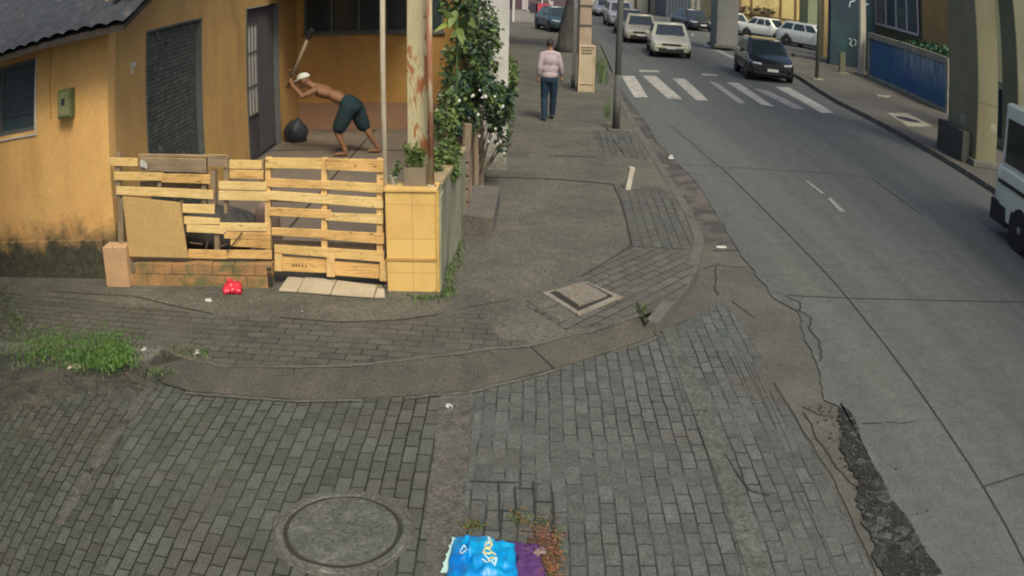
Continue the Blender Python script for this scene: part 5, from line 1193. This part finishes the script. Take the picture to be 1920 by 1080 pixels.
m = MB(); leaf_cloud(m, ellip_pts((16.6, 19.5, 2.1), (.6, 3.0, .9), 1600, rnd, 8), .16, rnd, [0, 1]); m.build('foliage', [M_leafA, M_leafB], hd2)
for k in range(4): MB().tube([(16.6, 18+k, SW), (16.6, 18+k, 1.9)], .03, 5).build('stem', M_stem, hd2)
# white gate post, bollard, lamp pole
gp = empty('gate_post', (15.4, 35.6, SW), label='tall white square gate post where the blue fence begins', cat='post')
MB().box(15.16, 15.46, 35.35, 35.65, SW, 4.2).build('shaft', rough_mat('post_white', (0.50, 0.48, 0.40), (0.38, 0.37, 0.31), 2, 40), gp, bevel=.02)
MB().box(15.05, 15.75, 35.2, 35.8, SW, SW+.1).build('base', M_conc_beam, gp, bevel=.02)
lp = empty('lamp_pole', (11.33, 30.84, SW), label='slender olive lamp pole on the far kerb beside the crossing', cat='lamp post')
M_lp = rough_mat('pole_olive', (0.16, 0.17, 0.11), (0.12, 0.13, 0.09), 2, 40, bump=.05)
MB().tube([(11.33, 30.84, SW), (11.36, 30.84, 7.0)], [.075, .05], 10).build('shaft', M_lp, lp, smooth=True)
MB().box(11.13, 11.6, 30.62, 31.0, SW, SW+.05).build('base_plate', M_conc_beam, lp, bevel=.01)
bo_ = empty('bollard', gz(1578, 137, SW), label='dark square bollard on the far sidewalk beside the white gate post', cat='bollard')
p = gz(1578, 137, SW); MB().box(p.x-.14, p.x+.14, p.y-.1, p.y+.1, SW, SW+.95).build('shaft', M_lp, bo_, bevel=.02); MB().box(p.x-.2, p.x+.35, p.y-.15, p.y+.15, SW, SW+.04).build('base', M_conc_beam, bo_)
# graffiti hoarding
hg = empty('graffiti_hoarding', (14.5, 38.5, 0), label='dark teal hoarding with white graffiti behind the bollard', cat='hoarding')
a, b = gy(1556, 100, 39.0), gy(1612, 120, 39.0)
MB().box(a.x, b.x+.9, 39.0, 39.4, .012, 5.0).build('panel', rough_mat('hoarding_teal', (0.04, 0.06, 0.085), (0.03, 0.055, 0.075), .7, 30, stain=(0.035, 0.085, 0.09), stain_scale=.5), hg)
m = MB()
def gl(pts, r_=.05):
    P_ = [gy(u, v, 38.97) for u, v in pts]
    for k in range(len(P_)-1): m.tube([P_[k], P_[k+1]], r_, 5)
gl([(1592, 14), (1594, 4), (1603, 2), (1600, -2)]); gl([(1612, 36), (1612, -4)]); gl([(1618, 2), (1622, 10), (1628, 8)]); gl([(1591, 72), (1596, 76), (1593, 84), (1598, 88)]); gl([(1600, 74), (1605, 78), (1603, 86)], .04)
m.build('graffiti', plain('graffiti_white', (0.33, 0.45, 0.44), .6), hg)
a, b = gy(1545, 36, 44.0), gy(1576, 16, 44.0)
m = MB(); m.box(a.x, b.x, 44.0, 45.0, .012, 2.6); m.box(a.x, b.x-.6, 44.0, 45.0, 2.601, 4.2)
tag(m.build('yellow_booth', rough_mat('booth_yellow', (0.55, 0.42, 0.20), (0.45, 0.33, 0.16), 1, 30), bevel=.03), 'small pale yellow booth beside the graffiti hoarding', 'booth')

# ------------------------------------------------------------------ buildings closing the view
yb = empty('yellow_building', (19, 62, 0), label='long yellow building front behind the parked white cars', cat='building')
M_yb = rough_mat('building_yellow', (0.62, 0.51, 0.22), (0.52, 0.42, 0.18), .6, 20, stain=(0.35, 0.27, 0.12), stain_scale=.8, stain_lo=.55, vscale=(1, 1, .5))
MB().box(14.2, 30, 62.0, 66, 0, 7).build('wall', M_yb, yb)
m = MB()
for u in (1388, 1409, 1464, 1492): a = gy(u, 10, 61.9); m.box(a.x-.08, a.x+.08, 61.90, 61.999, 0, 6)
m.box(14.3, 22.5, 61.91, 61.999, 1.36, 1.46); m.box(20.0, 22.8, 61.91, 61.999, .9, 1.0)
m.build('pipe_trim', rough_mat('trim_brown', (0.20, 0.13, 0.06), None, 2, 30), yb)
for (u0, u1) in ((1500, 1520),):
    a, b = gy(u0, 30, 61.9), gy(u1, 30, 61.9); MB().box(a.x, b.x, 61.95, 62.0, .1, 4.5).build('door', rough_mat('door_green', (0.20, 0.23, 0.13), None, 2, 30), yb)
m = MB(); a = gy(1432, 14, 61.7); leaf_cloud(m, ellip_pts((a.x, 61.6, 1.9), (.9, .3, .2), 140, rnd), .25, rnd, [0]); a = gy(1398, 14, 61.7); leaf_cloud(m, ellip_pts((a.x, 61.6, 1.9), (.5, .3, .2), 60, rnd), .22, rnd, [0])
m.build('balcony_plants', M_stem, yb)
gt = empty('olive_gate_building', (21.4, 55, 0), label='pale green wall slab standing beside the yellow building', cat='building')
a, b = gy(1514, 60, 56), gy(1537, 60, 56); MB().box(a.x, b.x+.5, 56, 58, 0, 6).build('wall', rough_mat('slab_green', (0.25, 0.29, 0.17), (0.19, 0.23, 0.14), .6, 20), gt)
MB().box(b.x+.52, b.x+.9, 56.1, 57, 0, 6).build('pier', M_conc_beam, gt)
wb_ = empty('white_building', (9, 86, 0), label='whitewashed building front far behind the queueing cars', cat='building')
MB().box(4.4, 15.4, 86, 92, 0, 8).build('wall', rough_mat('building_white', (0.50, 0.50, 0.40), (0.38, 0.38, 0.31), .5, 20), wb_)
m = MB()
for u in (1192, 1217, 1232): a = gy(u, 10, 85.9); m.box(a.x-.12, a.x+.12, 85.85, 85.999, 0, 7)
a = gy(1240, 10, 85.9); m.box(a.x-.4, a.x+.3, 85.85, 85.999, 0, 1.6)
m.build('door_frames', rough_mat('frame_dkgreen', (0.08, 0.10, 0.07), None, 2, 30), wb_)
gbld = empty('grey_shutter_building', (13.5, 80, 0), label='blue grey shuttered building beyond the dark blue grey car', cat='building')
a, b = gy(1248, 10, 78), gy(1296, 10, 78); c_ = gy(1336, 10, 78)
MB().box(a.x, c_.x+1, 78, 84, 0, 7).build('wall', rough_mat('shutter_bluegrey', (0.13, 0.16, 0.19), (0.09, 0.115, 0.14), .6, 20, vscale=(4, 4, .3)), gbld)
m = MB()
for k in range(9): x = a.x+(b.x-a.x)*k/8; m.box(x, x+.12, 77.93, 77.999, 0, 6)
m.build('shutter', rough_mat('shutter_dark', (0.06, 0.085, 0.11), None, 2, 30), gbld)
m = MB()
for u in (1299, 1309, 1333): x = gy(u, 10, 77.9).x; m.box(x-.15, x+.15, 77.9, 77.999, 0, 6)
x = gy(1324, 10, 77.9).x; m.box(x-.2, x+.3, 77.85, 77.898, 0, 6); m.build('pilaster', M_conc_beam, gbld)

# ------------------------------------------------------------------ vehicles
def make_car(kind, paint, L_, W, H, label, group=None, cat='car', lights=M_lamp, stripe=None):
    o = empty('parked_car' if kind.startswith('p') else 'car', label=label, cat=cat, group=group); k = kind.lstrip('p')
    hw = W/2
    if k == 'sedan': belt = [(0, .60), (.03, .70), (.12, .78), (.27, .93), (.5, .95), (.80, .98), (.96, .96), (1, .82)]; gh = (.25, .38, .70, .86)
    elif k == 'hatch': belt = [(0, .60), (.03, .72), (.12, .84), (.26, .98), (.5, 1.0), (.80, 1.04), (.95, 1.02), (1, .85)]; gh = (.22, .40, .82, .97)
    elif k == 'suv': belt = [(0, .70), (.03, .86), (.12, .98), (.25, 1.08), (.5, 1.1), (.80, 1.12), (.96, 1.10), (1, .9)]; gh = (.23, .37, .86, .97)
    else: belt = [(0, .75), (.02, .95), (.06, 1.12), (.14, 1.25), (.5, 1.27), (.80, 1.27), (.97, 1.27), (1, 1.2)]; gh = (.10, .22, .975, .995)
    def bz(t_):
        for i in range(len(belt)-1):
            if belt[i][0] <= t_ <= belt[i+1][0]:
                f = (t_-belt[i][0])/(belt[i+1][0]-belt[i][0]); return belt[i][1]*(1-f)+belt[i+1][1]*f
        return belt[-1][1]
    zb = .24; m = MB(); ST = [0, .012, .04, .09, .15, .22, .3, .4, .5, .6, .7, .8, .88, .94, .98, 1]; ring = []
    for t_ in ST:
        e = 1-.16*max(0, 1-t_/.10)**2-.10*max(0, (t_-.92)/.08)**2; w_ = hw*e; zt = bz(t_); y = (t_-.5)*L_
        zl = zb+(.05 if t_ < .02 or t_ > .98 else 0)
        ring.append([(-w_*.86, y, zl), (-w_*.98, y, zl+.10), (-w_, y, zl+(zt-zl)*.45), (-w_*.97, y, zt-.10), (-w_*.90, y, zt-.02), (-w_*.55, y, zt+.015), (0, y, zt+.025), (w_*.55, y, zt+.015), (w_*.90, y, zt-.02), (w_*.97, y, zt-.10), (w_, y, zl+(zt-zl)*.45), (w_*.98, y, zl+.10), (w_*.86, y, zl)])
    n = 13
    for r_ in ring: m.v += r_
    for i in range(len(ring)-1):
        for j in range(n): m.f.append([i*n+j, i*n+(j+1) % n, (i+1)*n+(j+1) % n, (i+1)*n+j]); m.m.append(0)
    m.f.append([j for j in reversed(range(n))]); m.m.append(0); m.f.append([(len(ring)-1)*n+j for j in range(n)]); m.m.append(0)
    for mm in (m,): pass
    body = m.build('body', paint, o, local=True, autosm=.6)
    # greenhouse
    t0, t1, t2, t3 = gh; ra = .90 if k == 'van' else .76
    def gring(s):  # s 0 belt .. 1 roof
        f = t0+(t1-t0)*s; b_ = t3+(t2-t3)*s; w_ = hw*(.93+(ra-.93)*s)
        zf = bz(f if s < .02 else t0); zr = bz(t3); z_f = zf+(H-.05-zf)*s; z_r = zr+(H-.05-zr)*s; yf, yr = (f-.5)*L_, (b_-.5)*L_; cw_ = w_*.86; c2 = (yr-yf)*.05
        mid1 = yf+(yr-yf)*.33; mid2 = yf+(yr-yf)*.66
        zm1, zm2 = z_f+(z_r-z_f)*.33, z_f+(z_r-z_f)*.66
        return [(-cw_, yf, z_f), (cw_, yf, z_f), (w_, yf+c2, z_f), (w_, mid1, zm1), (w_, mid2, zm2), (w_, yr-c2, z_r), (cw_, yr, z_r), (-cw_, yr, z_r), (-w_, yr-c2, z_r), (-w_, mid2, zm2), (-w_, mid1, zm1), (-w_, yf+c2, z_f)]
    g0, g1 = gring(0.0), gring(1.0); g0 = [(x, y, z-.03) for x, y, z in g0]
    m = MB(); m.v += g0+g1
    for j in range(12): m.f.append([j, (j+1) % 12, 12+(j+1) % 12, 12+j]); m.m.append(0)
    top = [(x*.93, y*.97+(0 if k == 'van' else .0), H) for x, y, z in g1]; m.v += top
    for j in range(12): m.f.append([12+j, 12+(j+1) % 12, 24+(j+1) % 12, 24+j]); m.m.append(0)
    m.f.append(list(range(24, 36))); m.m.append(0)
    m.build('roof', paint, body, local=True, autosm=.7)
    def pane(name, j, i0=.07, i1=.93, lo=.12, hi=.93, out=.006, mt=M_cglass, a=None):
        A, B, Cc, D = [Vector(p) for p in (g0[j], g0[(j+1) % 12], g1[(j+1) % 12], g1[j])]
        def at_(s, t_): return (A*(1-s)+B*s)*(1-t_)+(D*(1-s)+Cc*s)*t_
        q = [at_(i0, lo), at_(i1, lo), at_(i1, hi), at_(i0, hi)]; nr = (q[1]-q[0]).cross(q[3]-q[0]).normalized()
        if nr.dot(q[0]-Vector((0, 0, .8))) < 0: nr = -nr
        q = [p+nr*out for p in q]; mb = MB(); mb.slab(q, nr, .012) if (q[1]-q[0]).cross(q[2]-q[1]).dot(nr) > 0 else mb.slab(list(reversed(q)), nr, .012)
        return mb.build(name, mt, o, local=True)
    pane('windscreen', 0, .03, .97, .08, .95); pane('rear_window', 6, .06, .94, .15, .9)
    if k == 'van':
        for j in (2, 3, 4, 8, 9, 10): pane('side_window', j, .03, .97, .10, .80)
        m = MB(); m.box(-hw-.012, -hw-.002, -L_*.42, L_*.46, .92, .99); m.box(hw+.002, hw+.012, -L_*.42, L_*.46, .92, .99); m.build('rub_strip', M_black, o, local=True)
        m = MB()
        for k_ in range(6): m.box(-hw-.010, -hw-.001, L_*.02+k_*.17, L_*.02+k_*.17+.13, .62-.02*k_, .80-.03*k_, k_ % 2); 
        m.build('stripe', [plain('stripe_green', (0.06, 0.25, 0.12), .4), plain('stripe_pale_green', (0.30, 0.5, 0.3), .4)], o, local=True)
    else:
        for j in (2, 3, 4, 8, 9, 10): pane('side_window', j, .06, .94, .10, .88)
    wr_ = .36 if k in ('suv', 'van') else .31; ax = (.19, .80) if k != 'van' else (.17, .79)
    for t_ in ax:
        for s in (-1, 1):
            y = (t_-.5)*L_; Mx = Matrix.Rotation(PI/2*s, 4, 'Y')
            MB().lathe([(wr_+.06, 0), (wr_+.06, .008), (0, .008)], (s*(hw*.985), y, wr_+.02), 20, 0, Mx).build('wheel_arch', M_black, o, local=True)
            wh = MB().lathe([(wr_*.6, -.17), (wr_*.97, -.16), (wr_, -.1), (wr_, .0), (wr_*.95, .02), (wr_*.62, .022)], (s*hw*.99, y, wr_), 22, 0, Mx).build('wheel', M_tyre, o, local=True, autosm=.8)
            rm = MB().lathe([(wr_*.64, .0), (wr_*.62, .018), (wr_*.5, .008), (wr_*.2, .012), (wr_*.16, .026), (0, .026)], (s*hw*.99, y, wr_), 20, 0, Mx)
            rm.build('rim', M_rim, wh, local=True)
    yf = -L_/2; z1_ = bz(.03)
    for s in (-1, 1):
        MB().hexa([(s*hw*.50, yf+.005, z1_-.19), (s*hw*.84, yf+.07, z1_-.17), (s*hw*.93, yf+.30, z1_-.10), (s*hw*.55, yf+.2, z1_-.14), (s*hw*.48, yf+.015, z1_-.05), (s*hw*.82, yf+.09, z1_-.02), (s*hw*.955, yf+.34, z1_+.02), (s*hw*.55, yf+.26, z1_+.01)]).build('headlight', lights, o, local=True, bevel=.01)
        MB().box(s*hw*.80-.08, s*hw*.80+.08, L_/2-.10, L_/2+.012, z1_-.12, z1_+.04).build('tail_lamp', plain('lamp_red', (0.35, 0.02, 0.02), .3), o, local=True)
        mr = MB().box(s*(hw+.11)-.08, s*(hw+.11)+.08, (t0-.5)*L_+.18, (t0-.5)*L_+.28, bz(t0)+.03, bz(t0)+.16).build('mirror', paint, o, local=True, bevel=.02)
    gm = MB(); gm.box(-hw*.46, hw*.46, yf-.012, yf+.05, z1_-.16, z1_-.07); gm.build('grille', M_black, o, local=True)
    MB().box(-hw*.62, hw*.62, yf-.012, yf+.06, .30, .42).build('lower_grille', M_black, o, local=True)
    MB().box(-hw*.80, hw*.80, yf-.03, yf+.05, .43, .52).build('bumper', paint, o, local=True, bevel=.02)
    if k == 'van':
        MB().box(-hw*.99, hw*.99, L_/2-.62, L_/2+.03, .22, .60).build('rear_bumper', M_black, o, local=True, bevel=.04)
        MB().box(-hw-.006, -hw+.02, -L_*.28, L_*.22, .22, .42).build('side_skirt', M_black, o, local=True)
    MB().box(-.2, .2, yf-.045, yf-.031, .40, .50).build('number_plate', M_plate, o, local=True)
    MB().box(-hw*.8, hw*.8, -L_*.4, L_*.4, .16, .235).build('underbody', M_black, o, local=True)
    return o
def paintm(n, c, r=.28, met=.15): return plain('paint_'+n, c, r, metal=met, spec=.5, coat=.5, var=.04)
def place(o, x, y, rz=0, z=.018): o.location = (x, y, z); o.rotation_euler = (0, 0, rz); return o
G1 = 'cars driving down the road'; G2 = 'white cars parked before the yellow building'
place(make_car('sedan', paintm('beige', (0.56, 0.56, 0.43)), 4.3, 1.76, 1.44, 'pale beige sedan leading the queue just beyond the crossing', G1), 6.72, 38.0, R(-6))
place(make_car('sedan', paintm('tan', (0.40, 0.38, 0.28)), 4.3, 1.74, 1.44, 'pale car queued directly behind the leading beige sedan', G1), 6.45, 45.3, R(-6))
place(make_car('sedan', paintm('darkgrey', (0.10, 0.09, 0.11)), 4.4, 1.78, 1.46, 'dark grey car with bright headlights behind the beige sedan', G1, lights=plain('headlight_bright', (0.85, 0.80, 0.82), .15)), 6.75, 51.9, R(-5))
place(make_car('suv', paintm('silverlilac', (0.42, 0.40, 0.44)), 4.5, 1.85, 1.70, 'silver car partly hidden behind the dark grey car', G1), 7.0, 59.5, R(0))
place(make_car('sedan', paintm('silver', (0.36, 0.37, 0.40)), 4.4, 1.78, 1.46, 'silver car beyond the utility pole, queued near the whitewashed building', G1), 7.4, 74.2, 0)
place(make_car('suv', paintm('steel', (0.20, 0.22, 0.26)), 4.5, 1.82, 1.70, 'bluish grey car queued last, beyond the silver car', G1), 8.2, 81.0, 0)
place(make_car('hatch', paintm('black', (0.012, 0.016, 0.018), .22, .0), 3.75, 1.74, 1.48, 'black hatchback driving over the striped crossing', G1), 9.15, 31.0, R(-5))
place(make_car('sedan', paintm('nearblack', (0.03, 0.035, 0.045)), 4.4, 1.85, 1.45, 'dark blue grey car standing in front of the shuttered building', G1), 12.3, 60.2, R(10))
wp_ = paintm('white', (0.66, 0.68, 0.62), .3, 0)
p0 = make_car('psedan', wp_, 4.3, 1.75, 1.48, 'white car parked against the far grey pillar, with only its nose in sight', G2); place(p0, 15.3, 60.2, R(12))
def again(src, x, y, rz, label, z=.014):
    c = copy_tree(src); c['label'] = label; return place(c, x, y, rz, z)
again(p0, 17.0, 56.5, R(38), 'white parked car between the half hidden white car and the pale grey one')
p2 = place(make_car('psuv', paintm('palegrey', (0.46, 0.50, 0.50), .3, .1), 4.5, 1.80, 1.62, 'pale grey parked car in front of the yellow booth', G2), 18.3, 51.2, R(40), .014)
place(make_car('psedan', paintm('lilac', (0.36, 0.34, 0.42)), 4.3, 1.74, 1.46, 'lilac grey car parked behind the two pale cars', G2), 20.6, 58.2, R(30), .014)
again(p0, 22.0, 53.0, R(20), 'white car nose beside the graffiti hoarding')
place(make_car('psedan', paintm('teal', (0.025, 0.06, 0.07)), 4.2, 1.72, 1.40, 'dark teal car parked at the end of the sidewalk by the maroon shop'), 2.25, 49.5, R(14), SW+.004)
van = make_car('van', paintm('van_white', (0.60, 0.66, 0.56), .35, 0), 5.6, 1.95, 2.35, 'white passenger van with green stripe driving off past the olive pillar', cat='van')
place(van, 8.98, 8.95, R(0))

# ------------------------------------------------------------------ people
def ellipsoid(bm, c, r_, M=None, cut=None, seg=18):
    q = bmesh.ops.create_uvsphere(bm, u_segments=seg, v_segments=seg*2//3, radius=1.0)['verts']
    for v in q:
        p = Vector((v.co.x*r_[0], v.co.y*r_[1], v.co.z*r_[2])); v.co = (M @ p if M is not None else p)+Vector(c)
    if cut is not None: bmesh.ops.delete(bm, geom=[v for v in q if cut(v.co)], context='VERTS')
_SPH = {}
def sphere_data(seg):
    if seg not in _SPH:
        bm = bmesh.new(); bmesh.ops.create_uvsphere(bm, u_segments=seg, v_segments=seg*2//3, radius=1.0); bm.verts.index_update()
        _SPH[seg] = ([v.co.copy() for v in bm.verts], [[v.index for v in f.verts] for f in bm.faces]); bm.free()
    return _SPH[seg]
def ball(mb, c, r_, M=None, seg=12):
    vs_, fs_ = sphere_data(seg); c = Vector(c)
    mb.add([(M @ Vector((v.x*r_[0], v.y*r_[1], v.z*r_[2])) if M is not None else Vector((v.x*r_[0], v.y*r_[1], v.z*r_[2])))+c for v in vs_], fs_)
def limb(mb, pts, rs):
    """tapering limb through the joints, closed at both ends"""
    for k in range(len(pts)-1):
        a, b = Vector(pts[k]), Vector(pts[k+1]); d = b-a; n = max(2, int(d.length/(min(rs[k], rs[k+1])*.5)))
        for i in range(n+1):
            t = i/n; r_ = rs[k]*(1-t)+rs[k+1]*t; r_ *= 1+.07*math.sin(PI*t)*(1 if r_ > .03 else 0); ball(mb, a.lerp(b, t), (r_, r_, r_), None, 9 if r_ < .03 else 12)
def fused(name, limbs, ells, mat_, parent, voxel=.009, it=4):
    """one continuous surface: every limb and muscle volume fused together"""
    mb = MB()
    for p, r_ in limbs: limb(mb, p, r_)
    for e in ells: ball(mb, e[0], e[1], e[2] if len(e) > 2 else None, 18)
    me = bpy.data.meshes.new(name); me.from_pydata(mb.v, [], mb.f); o = bpy.data.objects.new(name, me); C.objects.link(o)
    rm = o.modifiers.new('R', 'REMESH'); rm.mode = 'VOXEL'; rm.voxel_size = voxel; rm.use_smooth_shade = True
    sm = o.modifiers.new('S', 'SMOOTH'); sm.factor = .5; sm.iterations = it
    dg = bpy.context.evaluated_depsgraph_get(); dg.update(); m2 = bpy.data.meshes.new_from_object(o.evaluated_get(dg)); m2.name = name; o.modifiers.clear(); o.data = m2
    m2.materials.clear(); m2.materials.append(mat_)
    m2.polygons.foreach_set('use_smooth', [True]*len(m2.polygons))
    o.parent = parent; return o
def shell(name, parts, mat_, parent):
    bm = bmesh.new()
    for p in parts: ellipsoid(bm, *p)
    me = bpy.data.meshes.new(name); bm.to_mesh(me); bm.free(); me.materials.append(mat_)
    for p in me.polygons: p.use_smooth = True
    o = bpy.data.objects.new(name, me); C.objects.link(o); o.parent = parent; return o
def hand(wrist, dirn, side, palmn, curl=.4):
    """palm, four unequal fingers and a thumb leaving the side of the palm"""
    d = Vector(dirn).normalized(); n_ = Vector(palmn).normalized(); s_ = d.cross(n_).normalized(); n_ = s_.cross(d); w = Vector(wrist); out = []
    out.append(([w, w+d*.045, w+d*.085], [.026, .030, .026])); out.append(([w+d*.05-s_*.018, w+d*.085-s_*.024], [.022, .018])); out.append(([w+d*.05+s_*.018, w+d*.085+s_*.024], [.022, .018]))
    for off, ln in ((-.033, .062), (-.011, .078), (.012, .073), (.034, .055)):
        a = w+d*.085+s_*off; b = a+d*ln*.5+n_*ln*curl*.3; out.append(([a, b, b+d*ln*.5*(1-curl)+n_*ln*curl*.6], [.0105, .0100, .0085]))
    a = w+d*.025+s_*.028*side; out.append(([a, a+d*.032+s_*.022*side, a+d*.058+s_*.024*side+n_*.015], [.015, .012, .010]))
    return out
def head(c, fwd, up=(0, 0, 1)):
    """skull, jaw, nose, brow, ears and lips round the centre c, looking along fwd"""
    f = Vector(fwd).normalized(); l = Vector(up).cross(f).normalized(); u = f.cross(l); M = Matrix((l, f, u)).transposed(); c = Vector(c)
    P = lambda x, y, z: c+M @ Vector((x, y, z))
    return [(P(0, -.008, .022), (.077, .096, .098), M), (P(0, .030, -.050), (.056, .060, .062), M), (P(0, .060, -.085), (.030, .026, .024), M), (P(0, .098, -.020), (.013, .020, .026), M), (P(0, .080, .020), (.052, .018, .014), M), (P(0, .086, -.058), (.024, .012, .008), M), (P(-.079, -.005, -.01), (.010, .020, .032), M), (P(.079, -.005, -.01), (.010, .020, .032), M)], P, M
# walking man, seen from behind
wm = empty('person', (.72, 18.6, SW), label='man in pale pink shirt and blue jeans walking away on the sidewalk', cat='person')
M_shirt = rough_mat('shirt_pink', (0.52, 0.44, 0.48), (0.49, 0.41, 0.45), 7, 60, rough=.85, bump=.6, bdist=.03); M_jean = rough_mat('jeans_blue', (0.022, 0.050, 0.092), (0.014, 0.032, 0.06), 7, 60, rough=.9, bump=.6, bdist=.03)
M_hair = plain('hair_dark', (0.03, 0.025, 0.022), .8)
hp, P, Mh_ = head((0, .02, 1.655), (.08, 1, -.12))
armsL = [[(-.175, 0, 1.42), (-.215, -.03, 1.16), (-.245, .05, .92)], [.055, .043, .028]]; armsR = [[(.175, 0, 1.42), (.235, .02, 1.17), (.275, .13, .95)], [.055, .043, .028]]
legs = [([(-.09, 0, .90), (-.10, .03, .50), (-.09, -.14, .10)], [.088, .058, .038]), ([(.09, 0, .90), (.10, .09, .50), (.09, .16, .11)], [.088, .058, .038]), ([(-.09, -.15, .06), (-.09, -.02, .04)], [.038, .030]), ([(.09, .14, .06), (.09, .29, .05)], [.038, .030])]
fused('body', [tuple(armsL), tuple(armsR), ([(0, -.005, 1.44), (0, .005, 1.60)], [.058, .055])]+legs+hand((-.245, .05, .92), (.02, .12, -1), 1, (1, .1, 0))+hand((.275, .13, .95), (0, .25, -1), -1, (-1, .1, 0)),
      [((0, 0, 1.30), (.165, .105, .17)), ((0, 0, 1.10), (.145, .10, .17)), ((0, -.01, .95), (.155, .11, .12))]+hp, M_skin, wm)
fused('shirt', [([(-.165, 0, 1.425), (-.217, -.03, 1.17), (-.235, .02, 1.03)], [.074, .062, .056]), ([(.165, 0, 1.425), (.237, .02, 1.18), (.262, .09, 1.04)], [.074, .062, .056]), ([(-.15, 0, 1.44), (0, -.01, 1.47), (.15, 0, 1.44)], [.062, .078, .062])],
      [((0, 0, 1.31), (.195, .128, .19)), ((0, 0, 1.12), (.178, .122, .21)), ((0, -.005, .99), (.182, .130, .12))], M_shirt, wm, .012)
fused('trousers', [([(-.088, 0, .90), (-.10, .03, .50), (-.09, -.14, .09)], [.105, .080, .062]), ([(.088, 0, .90), (.10, .09, .50), (.09, .155, .10)], [.105, .080, .062])], [((0, -.005, .94), (.172, .122, .11)), ((0, -.03, .88), (.15, .11, .10))], M_jean, wm, .012)
fused('shoe', [([(-.09, -.17, .045), (-.09, -.08, .05), (-.09, .03, .035)], [.046, .048, .038])], [], M_black, wm, .01); fused('shoe', [([(.09, .11, .055), (.09, .20, .055), (.09, .32, .035)], [.046, .048, .038])], [], M_black, wm, .01)
shell('hair', [(P(0, -.016, .030), (.085, .100, .104), Mh_, lambda c_: (c_-P(0, -.016, .030)).dot(Mh_.col[2]) < -.062 or ((c_-P(0, 0, .03)).dot(Mh_.col[1]) > .045 and (c_-P(0, 0, .03)).dot(Mh_.col[2]) < .05))], M_hair, wm)
# bending man with the raised pole, facing left
bmn = empty('person', (-2.97, 14.5, SW+.03), label='shirtless man in white cap and teal shorts bending and raising a pole', cat='person')
M_tan = rough_mat('skin_tan', (0.27, 0.14, 0.07), (0.21, 0.11, 0.06), 6, 30, rough=.6, bump=.15)
hp, P, Mh_ = head((-.63, 0, 1.32), (-1, 0, -.35), (-.2, 0, 1))
ry_ = lambda a: Matrix.Rotation(R(a), 3, 'Y')
fused('body', [([(-.42, -.16, 1.17), (-.60, -.24, 1.08), (-.80, -.10, 1.27)], [.056, .044, .028]), ([(-.42, .16, 1.19), (-.62, .22, 1.22), (-.80, .02, 1.42)], [.056, .044, .028]), ([(-.42, 0, 1.17), (-.56, 0, 1.27)], [.065, .056]),
      ([(.08, -.10, .86), (-.10, -.13, .47), (.03, -.13, .09)], [.095, .062, .040]), ([(.16, .10, .86), (.30, .13, .46), (.50, .14, .10)], [.095, .062, .040]), ([(.02, -.13, .05), (-.14, -.14, .035)], [.038, .028]), ([(.50, .14, .05), (.35, .14, .035)], [.038, .028])]
      +hand((-.80, -.10, 1.27), (-.35, .35, .8), 1, (.3, .7, 0), .8)+hand((-.80, .02, 1.42), (-.35, -.35, .8), -1, (.3, -.7, 0), .8),
      [((-.32, 0, 1.12), (.19, .175, .115), ry_(22)), ((-.10, 0, 1.02), (.19, .145, .105), ry_(28)), ((.08, 0, .93), (.15, .16, .13), ry_(20))]+hp, M_tan, bmn)
M_sho = rough_mat('shorts_teal', (0.022, 0.05, 0.06), (0.014, 0.034, 0.042), 7, 50, rough=.9, bump=.6, bdist=.03)
fused('shorts', [([(.08, -.10, .84), (-.05, -.13, .52)], [.135, .115]), ([(.16, .10, .84), (.27, .13, .50)], [.135, .115])], [((.08, 0, .93), (.175, .178, .135), ry_(15)), ((.12, 0, .84), (.16, .18, .13))], M_sho, bmn, .012)
bmn.scale = (1.12, 1.12, 1.00)
M_cap = plain('cap_white', (0.55, 0.57, 0.51), .85)
cq = P(0, -.012, .050)
cp_ = shell('cap', [(cq, (.090, .112, .092), Mh_, lambda c_: (c_-cq).dot(Mh_.col[2]) < -.004)], M_cap, bmn)
m = MB(); m.hexa([P(-.07, .07, .045), P(.07, .07, .045), P(.055, .19, .035), P(-.055, .19, .035), P(-.07, .07, .058), P(.07, .07, .058), P(.055, .19, .043), P(-.055, .19, .043)]); m.build('visor', M_cap, cp_, local=True, bevel=.003)
pl0 = Vector((-2.97-.855*1.12, 14.48, SW+.03+1.30)); pl1 = gy(578, 72, 14.3); pl0 = pl0-(pl1-pl0).normalized()*.12
rod = empty('wooden_pole', pl0, label='long wooden pole raised by the bending man in the patio', cat='pole')
MB().tube([pl0, pl1], [.028, .032], 8).build('handle', WOODOLD, rod, smooth=True)
dd_ = (pl1-pl0).normalized(); MB().tube([pl1, pl1+dd_*.18], [.045, .05], 8).build('head', M_black, rod)
tag(blob('rubbish_bag', gz(556, 252, .3)+Vector((0, 0, .03)), (.22, .2, .27), rough_mat('bag_dark', (0.04, 0.045, 0.055), None, 8, 50, rough=.5), 11, flat=.8), 'dark sack on the patio floor in front of the bending man', 'sack')

# ------------------------------------------------------------------ block added out of view at the left rear to shade the near left corner
nbk = empty('shade_block', (-7.5, -2, 0), label='tall whitewashed block added out of view to shade the street pavers', cat='building')
MB().box(-12, -4.05, -9, 2.8, 0, 8.5).build('wall', M_white_wall, nbk)
MB().box(-12.2, -3.4, -9.2, 3.4, 8.501, 8.7).build('roof', M_conc, nbk)
